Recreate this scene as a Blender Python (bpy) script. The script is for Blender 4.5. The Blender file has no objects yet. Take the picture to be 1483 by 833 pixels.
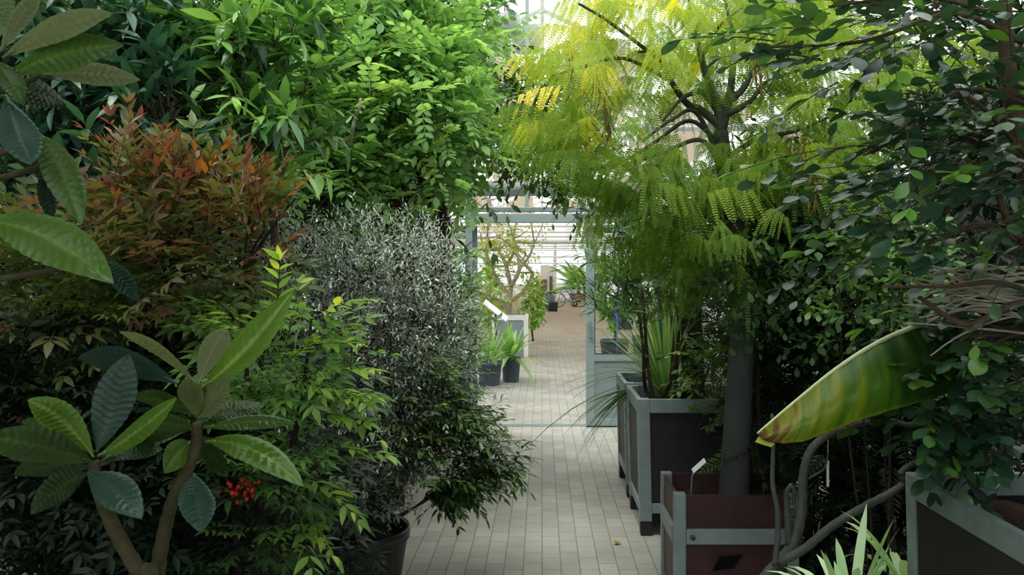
import bpy, math, random
import numpy as np
from mathutils import Vector

# ------------------------------------------------------------------ frame
F, VX, HY, EH = 1300.0, 785.0, 400.0, 1.60     # focal px, vanishing point, eye height
def W(px, py, Y):
    return np.array([(px-VX)/F*Y, Y, EH-(py-HY)/F*Y])
def ppm(Y): return Y/F
sc = bpy.context.scene
COL = sc.collection
cam = bpy.data.cameras.new('camera'); cam.sensor_width = 36; cam.lens = F/1483*36
cam.shift_x = -(VX-741.5)/1483; cam.shift_y = -(416.5-HY)/1483
cam.clip_end = 300; cam.clip_start = .05
co = bpy.data.objects.new('camera', cam); COL.objects.link(co)
co.location = (0, 0, EH); co.rotation_euler = (math.pi/2, 0, 0); sc.camera = co
RNG = np.random.default_rng(7)

# ------------------------------------------------------------------ helpers: objects
def tag(o, label=None, cat=None, group=None, kind=None):
    if label: o['label'] = label
    if cat: o['category'] = cat
    if group: o['group'] = group
    if kind: o['kind'] = kind
    return o
def thing(name, label, cat, loc=(0,0,0), group=None):
    o = bpy.data.objects.new(name, None); o.empty_display_size = .1
    COL.objects.link(o); o.location = [float(v) for v in loc]
    return tag(o, label, cat, group)

class Geo:
    def __init__(s): s.v=[]; s.li=[]; s.lc=[]; s.t=[]; s.uv=[]; s.n=0
    def add(s, V, faces, tint=0.5, uv=None):
        V = np.asarray(V, float); k = len(V)
        s.v.append(V)
        for f in faces: s.lc.append(np.array([len(f)])); s.li.append(np.array(f)+s.n)
        s.t.append(np.full(k, tint) if np.isscalar(tint) else np.asarray(tint, float))
        s.uv.append(np.zeros((k,2)) if uv is None else np.asarray(uv,float))
        s.n += k
    def inst(s, tm, P, D, U, S, tint):
        """instances of a template: position, direction (y), up hint (z), scale"""
        V, lc, li, uv = tm; N = len(P)
        if N == 0: return
        D = D/np.linalg.norm(D,axis=1,keepdims=True)
        X = np.cross(D, U); nx = np.linalg.norm(X,axis=1,keepdims=True)
        X = np.where(nx<1e-4, np.cross(D,[.3,.8,.5]), X); X = X/np.linalg.norm(X,axis=1,keepdims=True)
        Z = np.cross(X, D)
        k = len(V)
        S = np.broadcast_to(S,(N,))
        out = P[:,None,:] + S[:,None,None]*(V[None,:,0,None]*X[:,None,:]+V[None,:,1,None]*D[:,None,:]+V[None,:,2,None]*Z[:,None,:])
        s.v.append(out.reshape(-1,3))
        off = (np.arange(N)*k + s.n)[:,None]
        s.li.append((off+li[None,:]).reshape(-1)); s.lc.append(np.tile(lc,N))
        s.t.append(np.repeat(np.broadcast_to(tint,(N,)),k)); s.uv.append(np.tile(uv,(N,1))); s.n += N*k
    def tube(s, pts, rad, sides=6, tint=.5, cap=True):
        pts = np.asarray(pts,float); n=len(pts)
        rad = np.broadcast_to(np.asarray(rad,float),(n,))
        T = np.gradient(pts,axis=0); T /= np.linalg.norm(T,axis=1,keepdims=True)+1e-9
        ref = np.array([0,0,1.]) if abs(T[:,2]).mean()<.8 else np.array([1.,0,0])
        A = np.cross(T,ref); A /= np.linalg.norm(A,axis=1,keepdims=True)+1e-9
        B = np.cross(T,A)
        a = np.linspace(0,2*math.pi,sides,endpoint=False)
        V = pts[:,None,:]+rad[:,None,None]*(np.cos(a)[None,:,None]*A[:,None,:]+np.sin(a)[None,:,None]*B[:,None,:])
        i = np.arange(n-1)[:,None]*sides; j=np.arange(sides)[None,:]; j2=(j+1)%sides
        q = np.stack([i+j, i+j2, i+sides+j2, i+sides+j],-1).reshape(-1,4)
        s.v.append(V.reshape(-1,3)); s.li.append((q+s.n).reshape(-1)); s.lc.append(np.full(len(q),4))
        if cap:
            s.li.append(np.arange(sides)[::-1]+s.n); s.lc.append(np.array([sides]))
            s.li.append(np.arange(sides)+(n-1)*sides+s.n); s.lc.append(np.array([sides]))
        s.t.append(np.full(n*sides,tint)); s.uv.append(np.zeros((n*sides,2))); s.n += n*sides
    def box(s, lo, hi, tint=.5):
        x0,y0,z0=lo; x1,y1,z1=hi
        s.hexa([(x0,y0,z0),(x1,y0,z0),(x1,y1,z0),(x0,y1,z0),(x0,y0,z1),(x1,y0,z1),(x1,y1,z1),(x0,y1,z1)],tint)
    def hexa(s, V, tint=.5):
        s.add(V,[(0,3,2,1),(4,5,6,7),(0,1,5,4),(1,2,6,5),(2,3,7,6),(3,0,4,7)],tint)
    def bar(s, a, b, w, h=None, tint=.5):
        s.tube([a,b],[w*.7071,w*.7071],4,tint)
    def lathe(s, prof, c, sides=28, tint=.5):
        a=np.linspace(0,2*math.pi,sides,endpoint=False); n=len(prof)
        V=np.array([[c[0]+r*math.cos(t),c[1]+r*math.sin(t),c[2]+z] for r,z in prof for t in a])
        fs=[]
        for i in range(n-1):
            for j in range(sides):
                j2=(j+1)%sides
                fs.append((i*sides+j,i*sides+j2,(i+1)*sides+j2,(i+1)*sides+j))
        s.add(V,fs,tint)
    def grid(s, G, tint=.5, uv=None):
        """G (m,n,3) surface grid"""
        G=np.asarray(G,float); m,n,_=G.shape
        i=np.arange(m-1)[:,None]*n; j=np.arange(n-1)[None,:]
        q=np.stack([i+j,i+j+1,i+n+j+1,i+n+j],-1).reshape(-1,4)
        s.v.append(G.reshape(-1,3)); s.li.append((q+s.n).reshape(-1)); s.lc.append(np.full(len(q),4))
        s.t.append(np.broadcast_to(tint,(m,n)).reshape(-1).astype(float))
        if uv is None:
            uu,vv=np.meshgrid(np.linspace(0,1,n),np.linspace(0,1,m)); uv=np.stack([uu,vv],-1)
        s.uv.append(uv.reshape(-1,2)); s.n+=m*n
    def build(s, name, mat, parent=None, smooth=True, bevel=0, loc=None):
        me=bpy.data.meshes.new(name)
        if s.n:
            V=np.concatenate(s.v).astype(np.float32)
            org=np.zeros(3)
            if parent is not None: org=np.array(parent.matrix_world.translation if False else wloc(parent))
            elif loc is not None: org=np.array(loc,float)
            V=(V-org).astype(np.float32)
            li=np.concatenate(s.li).astype(np.int32); lc=np.concatenate(s.lc).astype(np.int32)
            ls=np.concatenate([[0],np.cumsum(lc)[:-1]]).astype(np.int32)
            me.vertices.add(len(V)); me.vertices.foreach_set('co',V.ravel())
            me.loops.add(len(li)); me.loops.foreach_set('vertex_index',li)
            me.polygons.add(len(lc)); me.polygons.foreach_set('loop_start',ls)
            me.polygons.foreach_set('use_smooth',np.full(len(lc),smooth))
            me.update(calc_edges=True)
            at=me.attributes.new('tint','FLOAT','POINT'); at.data.foreach_set('value',np.concatenate(s.t).astype(np.float32))
            uvl=me.uv_layers.new(name='uv'); uvl.data.foreach_set('uv',np.concatenate(s.uv).astype(np.float32)[li].ravel())
        o=bpy.data.objects.new(name,me); COL.objects.link(o)
        me.materials.append(mat)
        if parent is not None: o.parent=parent
        elif loc is not None: o.location=[float(v) for v in loc]
        if bevel:
            m=o.modifiers.new('bevel','BEVEL'); m.width=bevel; m.segments=2; m.limit_method='ANGLE'
        return o
def wloc(o):
    l=np.array(o.location,float)
    while o.parent is not None:
        o=o.parent; l=l+np.array(o.location,float)
    return l
def bez(a,b,c,n=10):
    t=np.linspace(0,1,n)[:,None]; a,b,c=[np.asarray(v,float) for v in (a,b,c)]
    return (1-t)**2*a+2*t*(1-t)*b+t*t*c
def spline(pts, n=6):
    """Catmull-Rom through points"""
    P=np.asarray(pts,float); P=np.vstack([2*P[0]-P[1],P,2*P[-1]-P[-2]]); out=[]
    for i in range(1,len(P)-2):
        for t in np.linspace(0,1,n,endpoint=False):
            p0,p1,p2,p3=P[i-1:i+3]
            out.append(.5*((2*p1)+(-p0+p2)*t+(2*p0-5*p1+4*p2-p3)*t*t+(-p0+3*p1-3*p2+p3)*t**3))
    out.append(P[-2]); return np.array(out)

# ------------------------------------------------------------------ materials
def new_mat(name):
    m=bpy.data.materials.new(name); m.use_nodes=True; nt=m.node_tree; nt.nodes.clear()
    out=nt.nodes.new('ShaderNodeOutputMaterial'); return m,nt,out
def ramp(nt, fac, cols, pos=None):
    r=nt.nodes.new('ShaderNodeValToRGB'); e=r.color_ramp.elements
    pos=pos or [i/(len(cols)-1) for i in range(len(cols))]
    while len(e)<len(cols): e.new(.5)
    for i,(c,p) in enumerate(zip(cols,pos)): e[i].position=p; e[i].color=(*c,1)
    if fac is not None: nt.links.new(fac,r.inputs[0])
    return r.outputs[0]
def pbr(name, col, rough=.6, metal=0, spec=.5, var=.15, scale=8, bump=0, bscale=60, stretch=None):
    m,nt,out=new_mat(name); p=nt.nodes.new('ShaderNodeBsdfPrincipled'); nt.links.new(p.outputs[0],out.inputs[0])
    tc=nt.nodes.new('ShaderNodeTexCoord'); src=tc.outputs['Object']
    if stretch:
        mp=nt.nodes.new('ShaderNodeMapping'); mp.inputs['Scale'].default_value=stretch; nt.links.new(src,mp.inputs[0]); src=mp.outputs[0]
    n=nt.nodes.new('ShaderNodeTexNoise'); n.inputs['Scale'].default_value=scale; n.inputs['Detail'].default_value=5; nt.links.new(src,n.inputs[0])
    c=np.array(col); nt.links.new(ramp(nt,n.outputs['Fac'],[tuple(c*(1-var)),tuple(np.minimum(c*(1+var),1))],[.3,.7]),p.inputs['Base Color'])
    p.inputs['Roughness'].default_value=rough; p.inputs['Metallic'].default_value=metal; p.inputs['Specular IOR Level'].default_value=spec
    if bump:
        b=nt.nodes.new('ShaderNodeTexNoise'); b.inputs['Scale'].default_value=bscale; nt.links.new(src,b.inputs[0])
        bp=nt.nodes.new('ShaderNodeBump'); bp.inputs['Strength'].default_value=bump; bp.inputs['Distance'].default_value=.01
        nt.links.new(b.outputs['Fac'],bp.inputs['Height']); nt.links.new(bp.outputs[0],p.inputs['Normal'])
    return m
GAIN=1.7
def leaf_mat(name, cols, rough=.42, spec=.5, trans=.35, tcol=None, pos=None):
    m,nt,out=new_mat(name); p=nt.nodes.new('ShaderNodeBsdfPrincipled')
    a=nt.nodes.new('ShaderNodeAttribute'); a.attribute_name='tint'
    c=ramp(nt,a.outputs['Fac'],[tuple(min(1,v*GAIN) for v in q) for q in cols],pos)
    nt.links.new(c,p.inputs['Base Color']); p.inputs['Roughness'].default_value=rough; p.inputs['Specular IOR Level'].default_value=spec
    t=nt.nodes.new('ShaderNodeBsdfTranslucent')
    mx=nt.nodes.new('ShaderNodeMix'); mx.data_type='RGBA'; mx.blend_type='MULTIPLY'; mx.inputs[0].default_value=1
    nt.links.new(c,mx.inputs[6]); mx.inputs[7].default_value=(*(tcol or (1.5,1.45,.7)),1); nt.links.new(mx.outputs[2],t.inputs[0])
    s=nt.nodes.new('ShaderNodeMixShader'); s.inputs[0].default_value=trans
    nt.links.new(p.outputs[0],s.inputs[1]); nt.links.new(t.outputs[0],s.inputs[2]); nt.links.new(s.outputs[0],out.inputs[0])
    return m
def glass_mat(name, tint=(.9,.95,.93), gloss=.08, haze=0.0):
    m,nt,out=new_mat(name)
    t=nt.nodes.new('ShaderNodeBsdfTransparent'); t.inputs[0].default_value=(*tint,1)
    g=nt.nodes.new('ShaderNodeBsdfGlossy'); g.inputs['Roughness'].default_value=.03
    s=nt.nodes.new('ShaderNodeMixShader'); s.inputs[0].default_value=gloss
    nt.links.new(t.outputs[0],s.inputs[1]); nt.links.new(g.outputs[0],s.inputs[2]); last=s
    if haze:
        tr=nt.nodes.new('ShaderNodeBsdfTranslucent'); tr.inputs[0].default_value=(.95,.95,.92,1)
        s2=nt.nodes.new('ShaderNodeMixShader'); s2.inputs[0].default_value=haze
        nt.links.new(s.outputs[0],s2.inputs[1]); nt.links.new(tr.outputs[0],s2.inputs[2]); last=s2
    nt.links.new(last.outputs[0],out.inputs[0]); return m

M={}
M['galv']=pbr('galvanised',(.23,.285,.295),.5,.25,.5,.12,14,.1,90)
M['galv_far']=pbr('painted_frame',(.30,.37,.38),.5,.1,.5,.06,6)
M['frame_dark']=pbr('dark_seal',(.03,.035,.04),.6)
M['panel_dark']=pbr('panel_dark',(.020,.0145,.018),.55,0,.4,.25,20,.1,150)
M['panel_red']=pbr('panel_red',(.050,.018,.022),.5,0,.4,.22,14,.1,150)
M['door_panel']=pbr('door_panel',(.25,.31,.32),.5,.1,.5,.05,5)
M['soil']=pbr('soil',(.035,.022,.014),.95,0,.1,.5,40,.9,60)
M['mulch']=pbr('mulch',(.20,.13,.07),.95,0,.1,.5,50,.9,70)
M['pot_black']=pbr('pot_black',(.018,.021,.025),.42,0,.45,.15,12)
M['pot_blue']=pbr('pot_slate',(.075,.10,.125),.5,0,.4,.15,12)
M['bark_grey']=pbr('bark_grey',(.075,.078,.072),.85,0,.2,.3,18,.5,45,(1,1,.35))
M['bark_smooth']=pbr('bark_smooth',(.062,.068,.066),.8,0,.25,.22,10,.3,40,(1,1,.5))
M['bark_dark']=pbr('bark_dark',(.030,.024,.02),.9,0,.15,.3,20,.6,60)
M['bark_brown']=pbr('bark_brown',(.085,.06,.04),.85,0,.2,.3,20,.5,60)
M['bark_tan']=pbr('bark_tan',(.20,.16,.10),.8,0,.2,.25,14,.4,60)
M['bark_pale']=pbr('bark_pale',(.36,.31,.23),.8,0,.2,.2,14)
M['twig_pale']=pbr('twig_pale',(.34,.31,.25),.8,0,.2,.2,14)
M['stem_loquat']=pbr('stem_loquat',(.052,.047,.022),.8,0,.2,.3,30,.5,80)
M['white']=pbr('white_plastic',(.82,.84,.85),.5,0,.5,.03)
M['white_paint']=pbr('white_paint',(.72,.72,.70),.6,0,.4,.06,3)

M['black']=pbr('black_rubber',(.012,.012,.014),.6)
M['black_matte']=pbr('black_matte',(.006,.005,.006),.95,0,.1)
M['film']=pbr('duct_film',(.30,.31,.31),.4,0,.5,.06,4)
M['duct']=pbr('duct_white',(.34,.36,.37),.35,0,.5,.04,4)
M['wire']=pbr('wire',(.30,.32,.33),.4,.7)
M['blue']=pbr('blue_cloth',(.12,.18,.55),.8)
M['blue_bike']=pbr('blue_enamel',(.05,.16,.35),.35)
M['rust']=pbr('rust_red',(.22,.09,.06),.6)
M['brown_wood']=pbr('brown_wood',(.20,.13,.09),.7,0,.3,.25,10)
M['petal']=pbr('petal',(.85,.84,.80),.6,0,.3,.04)
M['berry']=pbr('berry',(.42,.008,.012),.25,0,.6,.2,60)
M['dead']=pbr('dead_leaf',(.26,.19,.05),.8,0,.2,.3,60)
M['wall_dark']=pbr('wall_dark',(.030,.042,.030),.9,0,.2,.3,3)
M['glass']=glass_mat('glass_clear',(.93,.97,.95),.06)
M['roof_glass']=glass_mat('glass_whitewashed',(.86,.89,.88),.03,.22)
M['roof_far']=glass_mat('glass_limewashed',(.62,.64,.64),.03,.4)
M['shade']=pbr('unseen_light_blocker',(.05,.055,.05),.9)

LM={}
LM['loquat']=leaf_mat('leaf_loquat',[(.006,.014,.005),(.018,.042,.008),(.050,.105,.013),(.15,.21,.06)],.36,.45,.28,pos=[0,.35,.75,1])
LM['loquat_grey']=leaf_mat('leaf_loquat_gloss',[(.006,.016,.010),(.012,.030,.020),(.022,.045,.032),(.09,.12,.08)],.36,.22,.06,pos=[0,.35,.75,1])
LM['loquat_felt']=leaf_mat('leaf_loquat_underside',[(.035,.046,.02),(.065,.082,.036),(.09,.107,.05),(.17,.19,.10)],.8,.15,.2,pos=[0,.35,.75,1])
LM['nandina_red']=leaf_mat('leaf_nandina_red',[(.020,.042,.010),(.075,.110,.020),(.115,.080,.045),(.115,.030,.026),(.22,.085,.016)],.40,.5,.35,(1.5,1.25,.7),pos=[0,.3,.55,.78,1])
LM['nandina_green']=leaf_mat('leaf_nandina_green',[(.018,.045,.012),(.065,.145,.035),(.18,.30,.06),(.38,.43,.05)],.35,.55,.4,pos=[0,.4,.8,1])
LM['lance']=leaf_mat('leaf_lance',[(.016,.045,.018),(.05,.125,.04),(.13,.26,.065),(.22,.36,.09)],.34,.6,.35,pos=[0,.4,.8,1])
LM['lance_blue']=leaf_mat('leaf_lance_blue',[(.008,.030,.018),(.020,.062,.036),(.05,.12,.075)],.34,.6,.25)
LM['pinnate']=leaf_mat('leaf_pinnate',[(.04,.090,.032),(.135,.25,.09),(.26,.40,.17),(.36,.44,.11)],.42,.5,.42,pos=[0,.45,.85,1])
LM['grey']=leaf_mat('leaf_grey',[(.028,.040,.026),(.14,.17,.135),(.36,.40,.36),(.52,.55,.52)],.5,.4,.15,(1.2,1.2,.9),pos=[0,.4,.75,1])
LM['grey_green']=leaf_mat('leaf_green_sprig',[(.012,.032,.008),(.035,.08,.016),(.09,.17,.035)],.35,.55,.3)
LM['feather']=leaf_mat('leaf_feather',[(.03,.075,.010),(.095,.175,.016),(.23,.30,.024),(.47,.41,.03),(.60,.44,.13)],.55,.3,.5,(1.35,1.3,.6),pos=[0,.35,.65,.88,1])
LM['glossy']=leaf_mat('leaf_glossy',[(.014,.045,.012),(.04,.105,.028),(.09,.19,.05)],.32,.6,.35)
LM['dark']=leaf_mat('leaf_dark',[(.010,.030,.010),(.024,.065,.022),(.055,.125,.04)],.30,.65,.3)
LM['dark_small']=leaf_mat('leaf_dark_small',[(.014,.038,.012),(.040,.095,.030),(.10,.20,.07)],.38,.55,.3)
LM['conifer']=leaf_mat('leaf_conifer',[(.018,.036,.008),(.050,.082,.014),(.11,.15,.02)],.6,.25,.3)
LM['round']=leaf_mat('leaf_round',[(.006,.020,.012),(.016,.048,.026),(.035,.085,.035),(.085,.20,.025)],.28,.7,.28,pos=[0,.4,.75,1])
LM['oleander']=leaf_mat('leaf_oleander',[(.022,.055,.022),(.05,.105,.045),(.12,.19,.09)],.42,.5,.35)
LM['strap_pale']=leaf_mat('leaf_strap_pale',[(.12,.24,.10),(.30,.44,.24),(.50,.62,.44)],.4,.5,.3)
LM['strap']=leaf_mat('leaf_strap',[(.05,.12,.035),(.14,.26,.08),(.34,.46,.22)],.4,.5,.35)
M['beige']=leaf_mat('beige_screen',[(.46,.41,.36),(.48,.43,.38)],.8,.2,.55,(1,1,1))
LM['far']=leaf_mat('leaf_far',[(.06,.14,.035),(.14,.26,.06),(.25,.36,.10)],.5,.4,.4)
LM['far_yellow']=leaf_mat('leaf_far_yellow',[(.12,.17,.03),(.25,.29,.06),(.40,.38,.14)],.5,.4,.4)
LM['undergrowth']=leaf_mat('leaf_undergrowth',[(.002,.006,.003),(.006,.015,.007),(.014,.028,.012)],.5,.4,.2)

# ------------------------------------------------------------------ leaf templates
def tm_pack(V,fs,uv=None):
    V=np.asarray(V,float)
    return (V,np.array([len(f) for f in fs]),np.array([i for f in fs for i in f]),np.zeros((len(V),2)) if uv is None else uv)
def tm_leaf(segs=3, ratio=.3, peak=.45, fold=.2, curl=.12, petiole=0.0, pw=1.0):
    k=math.log(.5)/math.log(peak); V=[(0,0,0)]; 
    y0=petiole
    for i in range(1,segs):
        t=i/segs; w=ratio*.5*math.sin(math.pi*t**k)**pw; y=y0+(1-y0)*t; z=-curl*t*t
        V+=[(-w,y,z+fold*w),(0,y,z),(w,y,z+fold*w)]
    V.append((0,1,-curl)); L=len(V)-1
    fs=[(0,2,1),(0,3,2)]
    for i in range(segs-2):
        b=1+3*i; fs+=[(b,b+1,b+4,b+3),(b+1,b+2,b+5,b+4)]
    b=L-3; fs+=[(b,b+1,L),(b+1,b+2,L)]
    return tm_pack(V,fs)
def tm_compose(items):
    g=Geo()
    for tm,p,d,u,s in items:
        g.inst(tm,np.array([p],float),np.array([d],float),np.array([u],float),np.array([s]),.5)
    V=np.concatenate(g.v); lc=np.concatenate(g.lc); li=np.concatenate(g.li)
    return (V,lc,li,np.zeros((len(V),2)))
def tm_strip(w=.01):
    return tm_pack([(-w,0,0),(w,0,0),(w*.5,1,0),(-w*.5,1,0)],[(0,1,2,3)])
T_LANCE=tm_leaf(3,.28,.42,.25,.15)
T_LANCE4=tm_leaf(4,.27,.45,.25,.22)
T_NARROW=tm_leaf(3,.15,.45,.3,.1)
T_ELL=tm_leaf(4,.46,.5,.2,.14)
T_TINY=tm_leaf(2,.45,.5,.2,.05)
T_TINYN=tm_leaf(2,.24,.5,.3,.08)
T_ROUND=tm_leaf(6,.62,.52,.16,.10,.08,.62)
T_OB=tm_leaf(4,.58,.6,.15,.1,.05,.7)
def pinnate(np_=5, lf=T_ELL, ls=.24, sag=.25, ang=65):
    it=[(tm_strip(.008),(0,0,0),(0,1,-sag*.5),(0,0,1),1.0)]
    for i in range(np_):
        t=.2+.75*i/np_; y=t; z=-sag*t*t
        for sx in (-1,1):
            a=math.radians(ang); it.append((lf,(0,y,z),(sx*math.sin(a),math.cos(a),-.15),(0,-.1,1),ls*(1-.25*abs(t-.5))))
    it.append((lf,(0,.95,-sag*.9),(0,1,-sag),(0,0,1),ls))
    return tm_compose(it)
T_PINN=pinnate(4,tm_leaf(3,.50,.5,.2,.15),.30,.3,62)
def nandina():
    lf=tm_leaf(3,.34,.38,.25,.2); it=[]
    for (y,s,L) in ((.18,.9,.5),(.5,.8,.42)):
        for sx in (-1,1):
            a=math.radians(55); d=np.array([sx*math.sin(a),math.cos(a),.05]); b=np.array([0,y,0])
            it.append((tm_strip(.006),b,d,(0,0,1),L))
            per=np.array([d[1],-d[0],0])
            for q in (.5,.95):
                for s2 in (-1,1):
                    it.append((lf,b+d*L*q,d*.6+per*s2*.7+np.array([0,0,-.1]),(0,0,1),.24*s))
            it.append((lf,b+d*L,d+np.array([0,0,-.15]),(0,0,1),.27*s))
    it.append((tm_strip(.008),(0,0,0),(0,1,0),(0,0,1),.9))
    for q in (.72,.88):
        for sx in (-1,1): it.append((lf,(0,q,0),(sx*.8,.6,-.1),(0,0,1),.24))
    it.append((lf,(0,.9,0),(0,1,-.2),(0,0,1),.28))
    return tm_compose(it)
T_NAN=nandina()
def feather():
    """short arching frond; comb-like pinnae of tiny leaflets hang from both sides"""
    it=[(tm_strip(.008),(0,0,0),(0,1,-.2),(0,0,1),.9)]
    leaflet=tm_pack([(0,0,0),(.3,.4,0),(0,1,0),(-.3,.4,0)],[(0,1,2,3)])
    pn=[(tm_strip(.006),(0,0,0),(0,1,-.12),(0,0,1),1.0)]
    n=13
    for i in range(n):
        t=i/n
        for sx in (-1,1):
            pn.append((leaflet,(0,.06+.9*t,-.12*t*t),(sx*.85,.6,-.15),(0,0,1),.10*(1-.45*t)))
    pin=tm_compose(pn)
    for i in range(6):
        t=.08+.9*i/6; y=t*.95; z=.05*math.sin(t*3)-.34*t*t
        for sx in (-1,1):
            it.append((pin,(0,y,z),(sx*(.62-.25*t),.25+.1*(i%2),-.75-.3*t),(sx*.6,.5-.3*t,.5),.95*(1-.22*t)))
    it.append((pin,(0,.95,-.3),(0,.5,-.9),(0,.5,.5),.8))
    return tm_compose(it)
T_FEATH=feather()
def conif():
    it=[(tm_strip(.01),(0,0,0),(0,1,-.1),(0,0,1),1.0)]
    lf=tm_pack([(0,0,0),(.12,.5,.03),(0,1,0),(-.12,.5,.03)],[(0,1,2,3)])
    for i in range(9):
        t=i/9
        for sx in (-1,1): it.append((lf,(0,.08+.9*t,-.1*t),(sx*.75,.65,-.1+.2*(i%2)),(0,0,1),.30*(1-.6*t)+.05))
    it.append((lf,(0,.9,-.1),(0,1,-.1),(0,0,1),.2))
    return tm_compose(it)
T_CON=conif()

# ------------------------------------------------------------------ shrub generator
def unit(n, rng):
    d=rng.normal(size=(n,3)); return d/np.linalg.norm(d,axis=1,keepdims=True)
def crown_pts(crowns, n, rng, smin=.55, smax=1.0, front=.35):
    """crowns: (centre xyz, radii xyz). n starts spread by surface"""
    wt=np.array([c[1][0]*c[1][2]+c[1][1]*.5*(c[1][0]+c[1][2]) for c in crowns]); wt=wt/wt.sum()
    P=[];D=[];H=[]
    for (c,r),w in zip(crowns,wt):
        k=max(1,int(round(n*w))); d=unit(k,rng); d[:,1]-=front*abs(rng.normal(size=k)); d/=np.linalg.norm(d,axis=1,keepdims=True)
        s=(smin+(smax-smin)*rng.random(k)**.6)[:,None]
        P.append(np.array(c)+d*np.array(r)*s); D.append(d); H.append(s[:,0])
    return np.concatenate(P),np.concatenate(D),np.concatenate(H)
def shoots(gl, gt, P, D, L, nl, tm, size, rng, ang=55, phyl='alt', droop=.3, tint=(.5,.2), t0=.15, up=.7, twig=.003, twig_tint=.5, tip_tint=0, jit=.25):
    """vectorised leafy shoots"""
    N=len(P); D=D/np.linalg.norm(D,axis=1,keepdims=True)
    L=np.broadcast_to(L,(N,))*(1+.3*rng.normal(size=N)).clip(.5,1.6)
    ts=np.linspace(t0,1,nl)
    side=np.cross(D,np.array([0,0,1.])); side/=np.linalg.norm(side,axis=1,keepdims=True)+1e-6
    nrm=np.cross(side,D)
    base_t=tint[0]+tint[1]*rng.normal(size=N) if np.isscalar(tint[0]) else tint[0]+tint[1]*rng.normal(size=N)
    for j,t in enumerate(ts):
        pos=P+D*L[:,None]*t; pos[:,2]-=droop*L*t*t
        tan=D.copy(); tan[:,2]-=2*droop*t; tan/=np.linalg.norm(tan,axis=1,keepdims=True)
        phis=[j*2.4] if phyl=='spiral' else ([j*math.pi] if phyl=='alt' else [0,math.pi]) if phyl in('alt','opp') else [j*.6+q*2*math.pi/5 for q in range(5)]
        if j==nl-1 and phyl in('alt','opp'): phis=phis+['tip']
        for ph in phis:
            if ph=='tip': a=.1; rad=side
            else:
                a=math.radians(ang)*(1-.25*t); p=ph+rng.normal(size=N)*jit
                rad=np.cos(p)[:,None]*side+np.sin(p)[:,None]*nrm
            d=tan*math.cos(a)+rad*math.sin(a)+rng.normal(size=(N,3))*.13
            u=np.array([0,0,up])+nrm*(1-up)+rng.normal(size=(N,3))*.28
            tt=np.clip(base_t+tip_tint*(t-.5)+rng.normal(size=N)*.13,0,1)
            gl.inst(tm,pos,d,u,size*(1+.22*rng.normal(size=N)).clip(.5,1.5)*(1-.15*t),tt)
    if gt is not None and twig:
        for i in range(N):
            t=np.linspace(0,1,4)[:,None]; pts=P[i]+D[i]*L[i]*t; pts[:,2]-=(droop*L[i]*t*t)[:,0]
            gt.tube(pts,np.linspace(twig,twig*.4,4),3,twig_tint,cap=False)
def limbs(gt, base, crowns, rng, r0=.03, nsec=10, bend=.15, r1=.008, smax=.8, via=False):
    """trunk limb from base to each crown hub, then branches spread inside the crown"""
    base=np.asarray(base,float)
    for c,r in crowns:
        c=np.array(c); r=np.array(r); hub=c-np.array([0,0,.45*r[2]])
        b=base+rng.normal(size=3)*np.array([.04,.04,0])
        mid=(b+hub)/2+rng.normal(size=3)*bend*np.linalg.norm(hub-b)*np.array([1,1,.2]); mid[2]=max(mid[2],b[2]+.3*abs(hub[2]-b[2]))
        if via: gt.tube(spline([b,[b[0],b[1],hub[2]*.5],[b[0]*.85+hub[0]*.15,b[1]*.85+hub[1]*.15,max(.5,hub[2]*.85)],hub],5),np.linspace(r0,r0*.4,16),7)
        else: gt.tube(bez(b,mid,hub,12),np.linspace(r0,r0*.45,12),7)
        for d in unit(nsec,rng):
            if d[2]<-.5: d[2]*=-1
            e=c+d*r*smax; m=(hub+e)/2+rng.normal(size=3)*.12*r
            gt.tube(bez(hub,m,e,7),np.linspace(r0*.45,r1*.5,7),4,cap=False)
def CR(px,py,rx,ry,Y,dep=None):
    k=ppm(Y); return (W(px,py,Y),np.array([rx*k, dep if dep else .5*(rx+ry)*k, ry*k]))

# ------------------------------------------------------------------ lights and sky
w=bpy.data.worlds.new('overcast_sky'); sc.world=w; w.use_nodes=True; nt=w.node_tree; nt.nodes.clear()
wo=nt.nodes.new('ShaderNodeOutputWorld'); bg=nt.nodes.new('ShaderNodeBackground'); nt.links.new(bg.outputs[0],wo.inputs[0])
tc=nt.nodes.new('ShaderNodeTexCoord'); sp=nt.nodes.new('ShaderNodeSeparateXYZ'); nt.links.new(tc.outputs['Generated'],sp.inputs[0])
nt.links.new(ramp(nt,sp.outputs['Z'],[(.55,.60,.62),(.88,.95,1.0),(1,1,1)],[0,.25,1]),bg.inputs[0]); bg.inputs[1].default_value=2.15
def sun(name,rot,e,ang,col=(1,.96,.88)):
    l=bpy.data.lights.new(name,'SUN'); l.energy=e; l.angle=math.radians(ang); l.color=col
    o=bpy.data.objects.new(name,l); COL.objects.link(o); o.rotation_euler=[math.radians(a) for a in rot]
sun('sun',(16,-12,0),8.0,30)
sc.view_settings.view_transform='Standard'; sc.view_settings.exposure=0.0; sc.view_settings.look='None'
sc.cycles.use_denoising=True; sc.cycles.max_bounces=8; sc.cycles.transparent_max_bounces=16; sc.cycles.sample_clamp_indirect=6
sc.cycles.caustics_reflective=False; sc.cycles.caustics_refractive=False

# ================================================================== SETTING
ST='structure'
def struct_box(name, lo, hi, mat, bevel=0):
    g=Geo(); g.box(lo,hi); c=((lo[0]+hi[0])/2,(lo[1]+hi[1])/2,lo[2])
    return tag(g.build(name,mat,smooth=False,bevel=bevel,loc=c),kind=ST)
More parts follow.
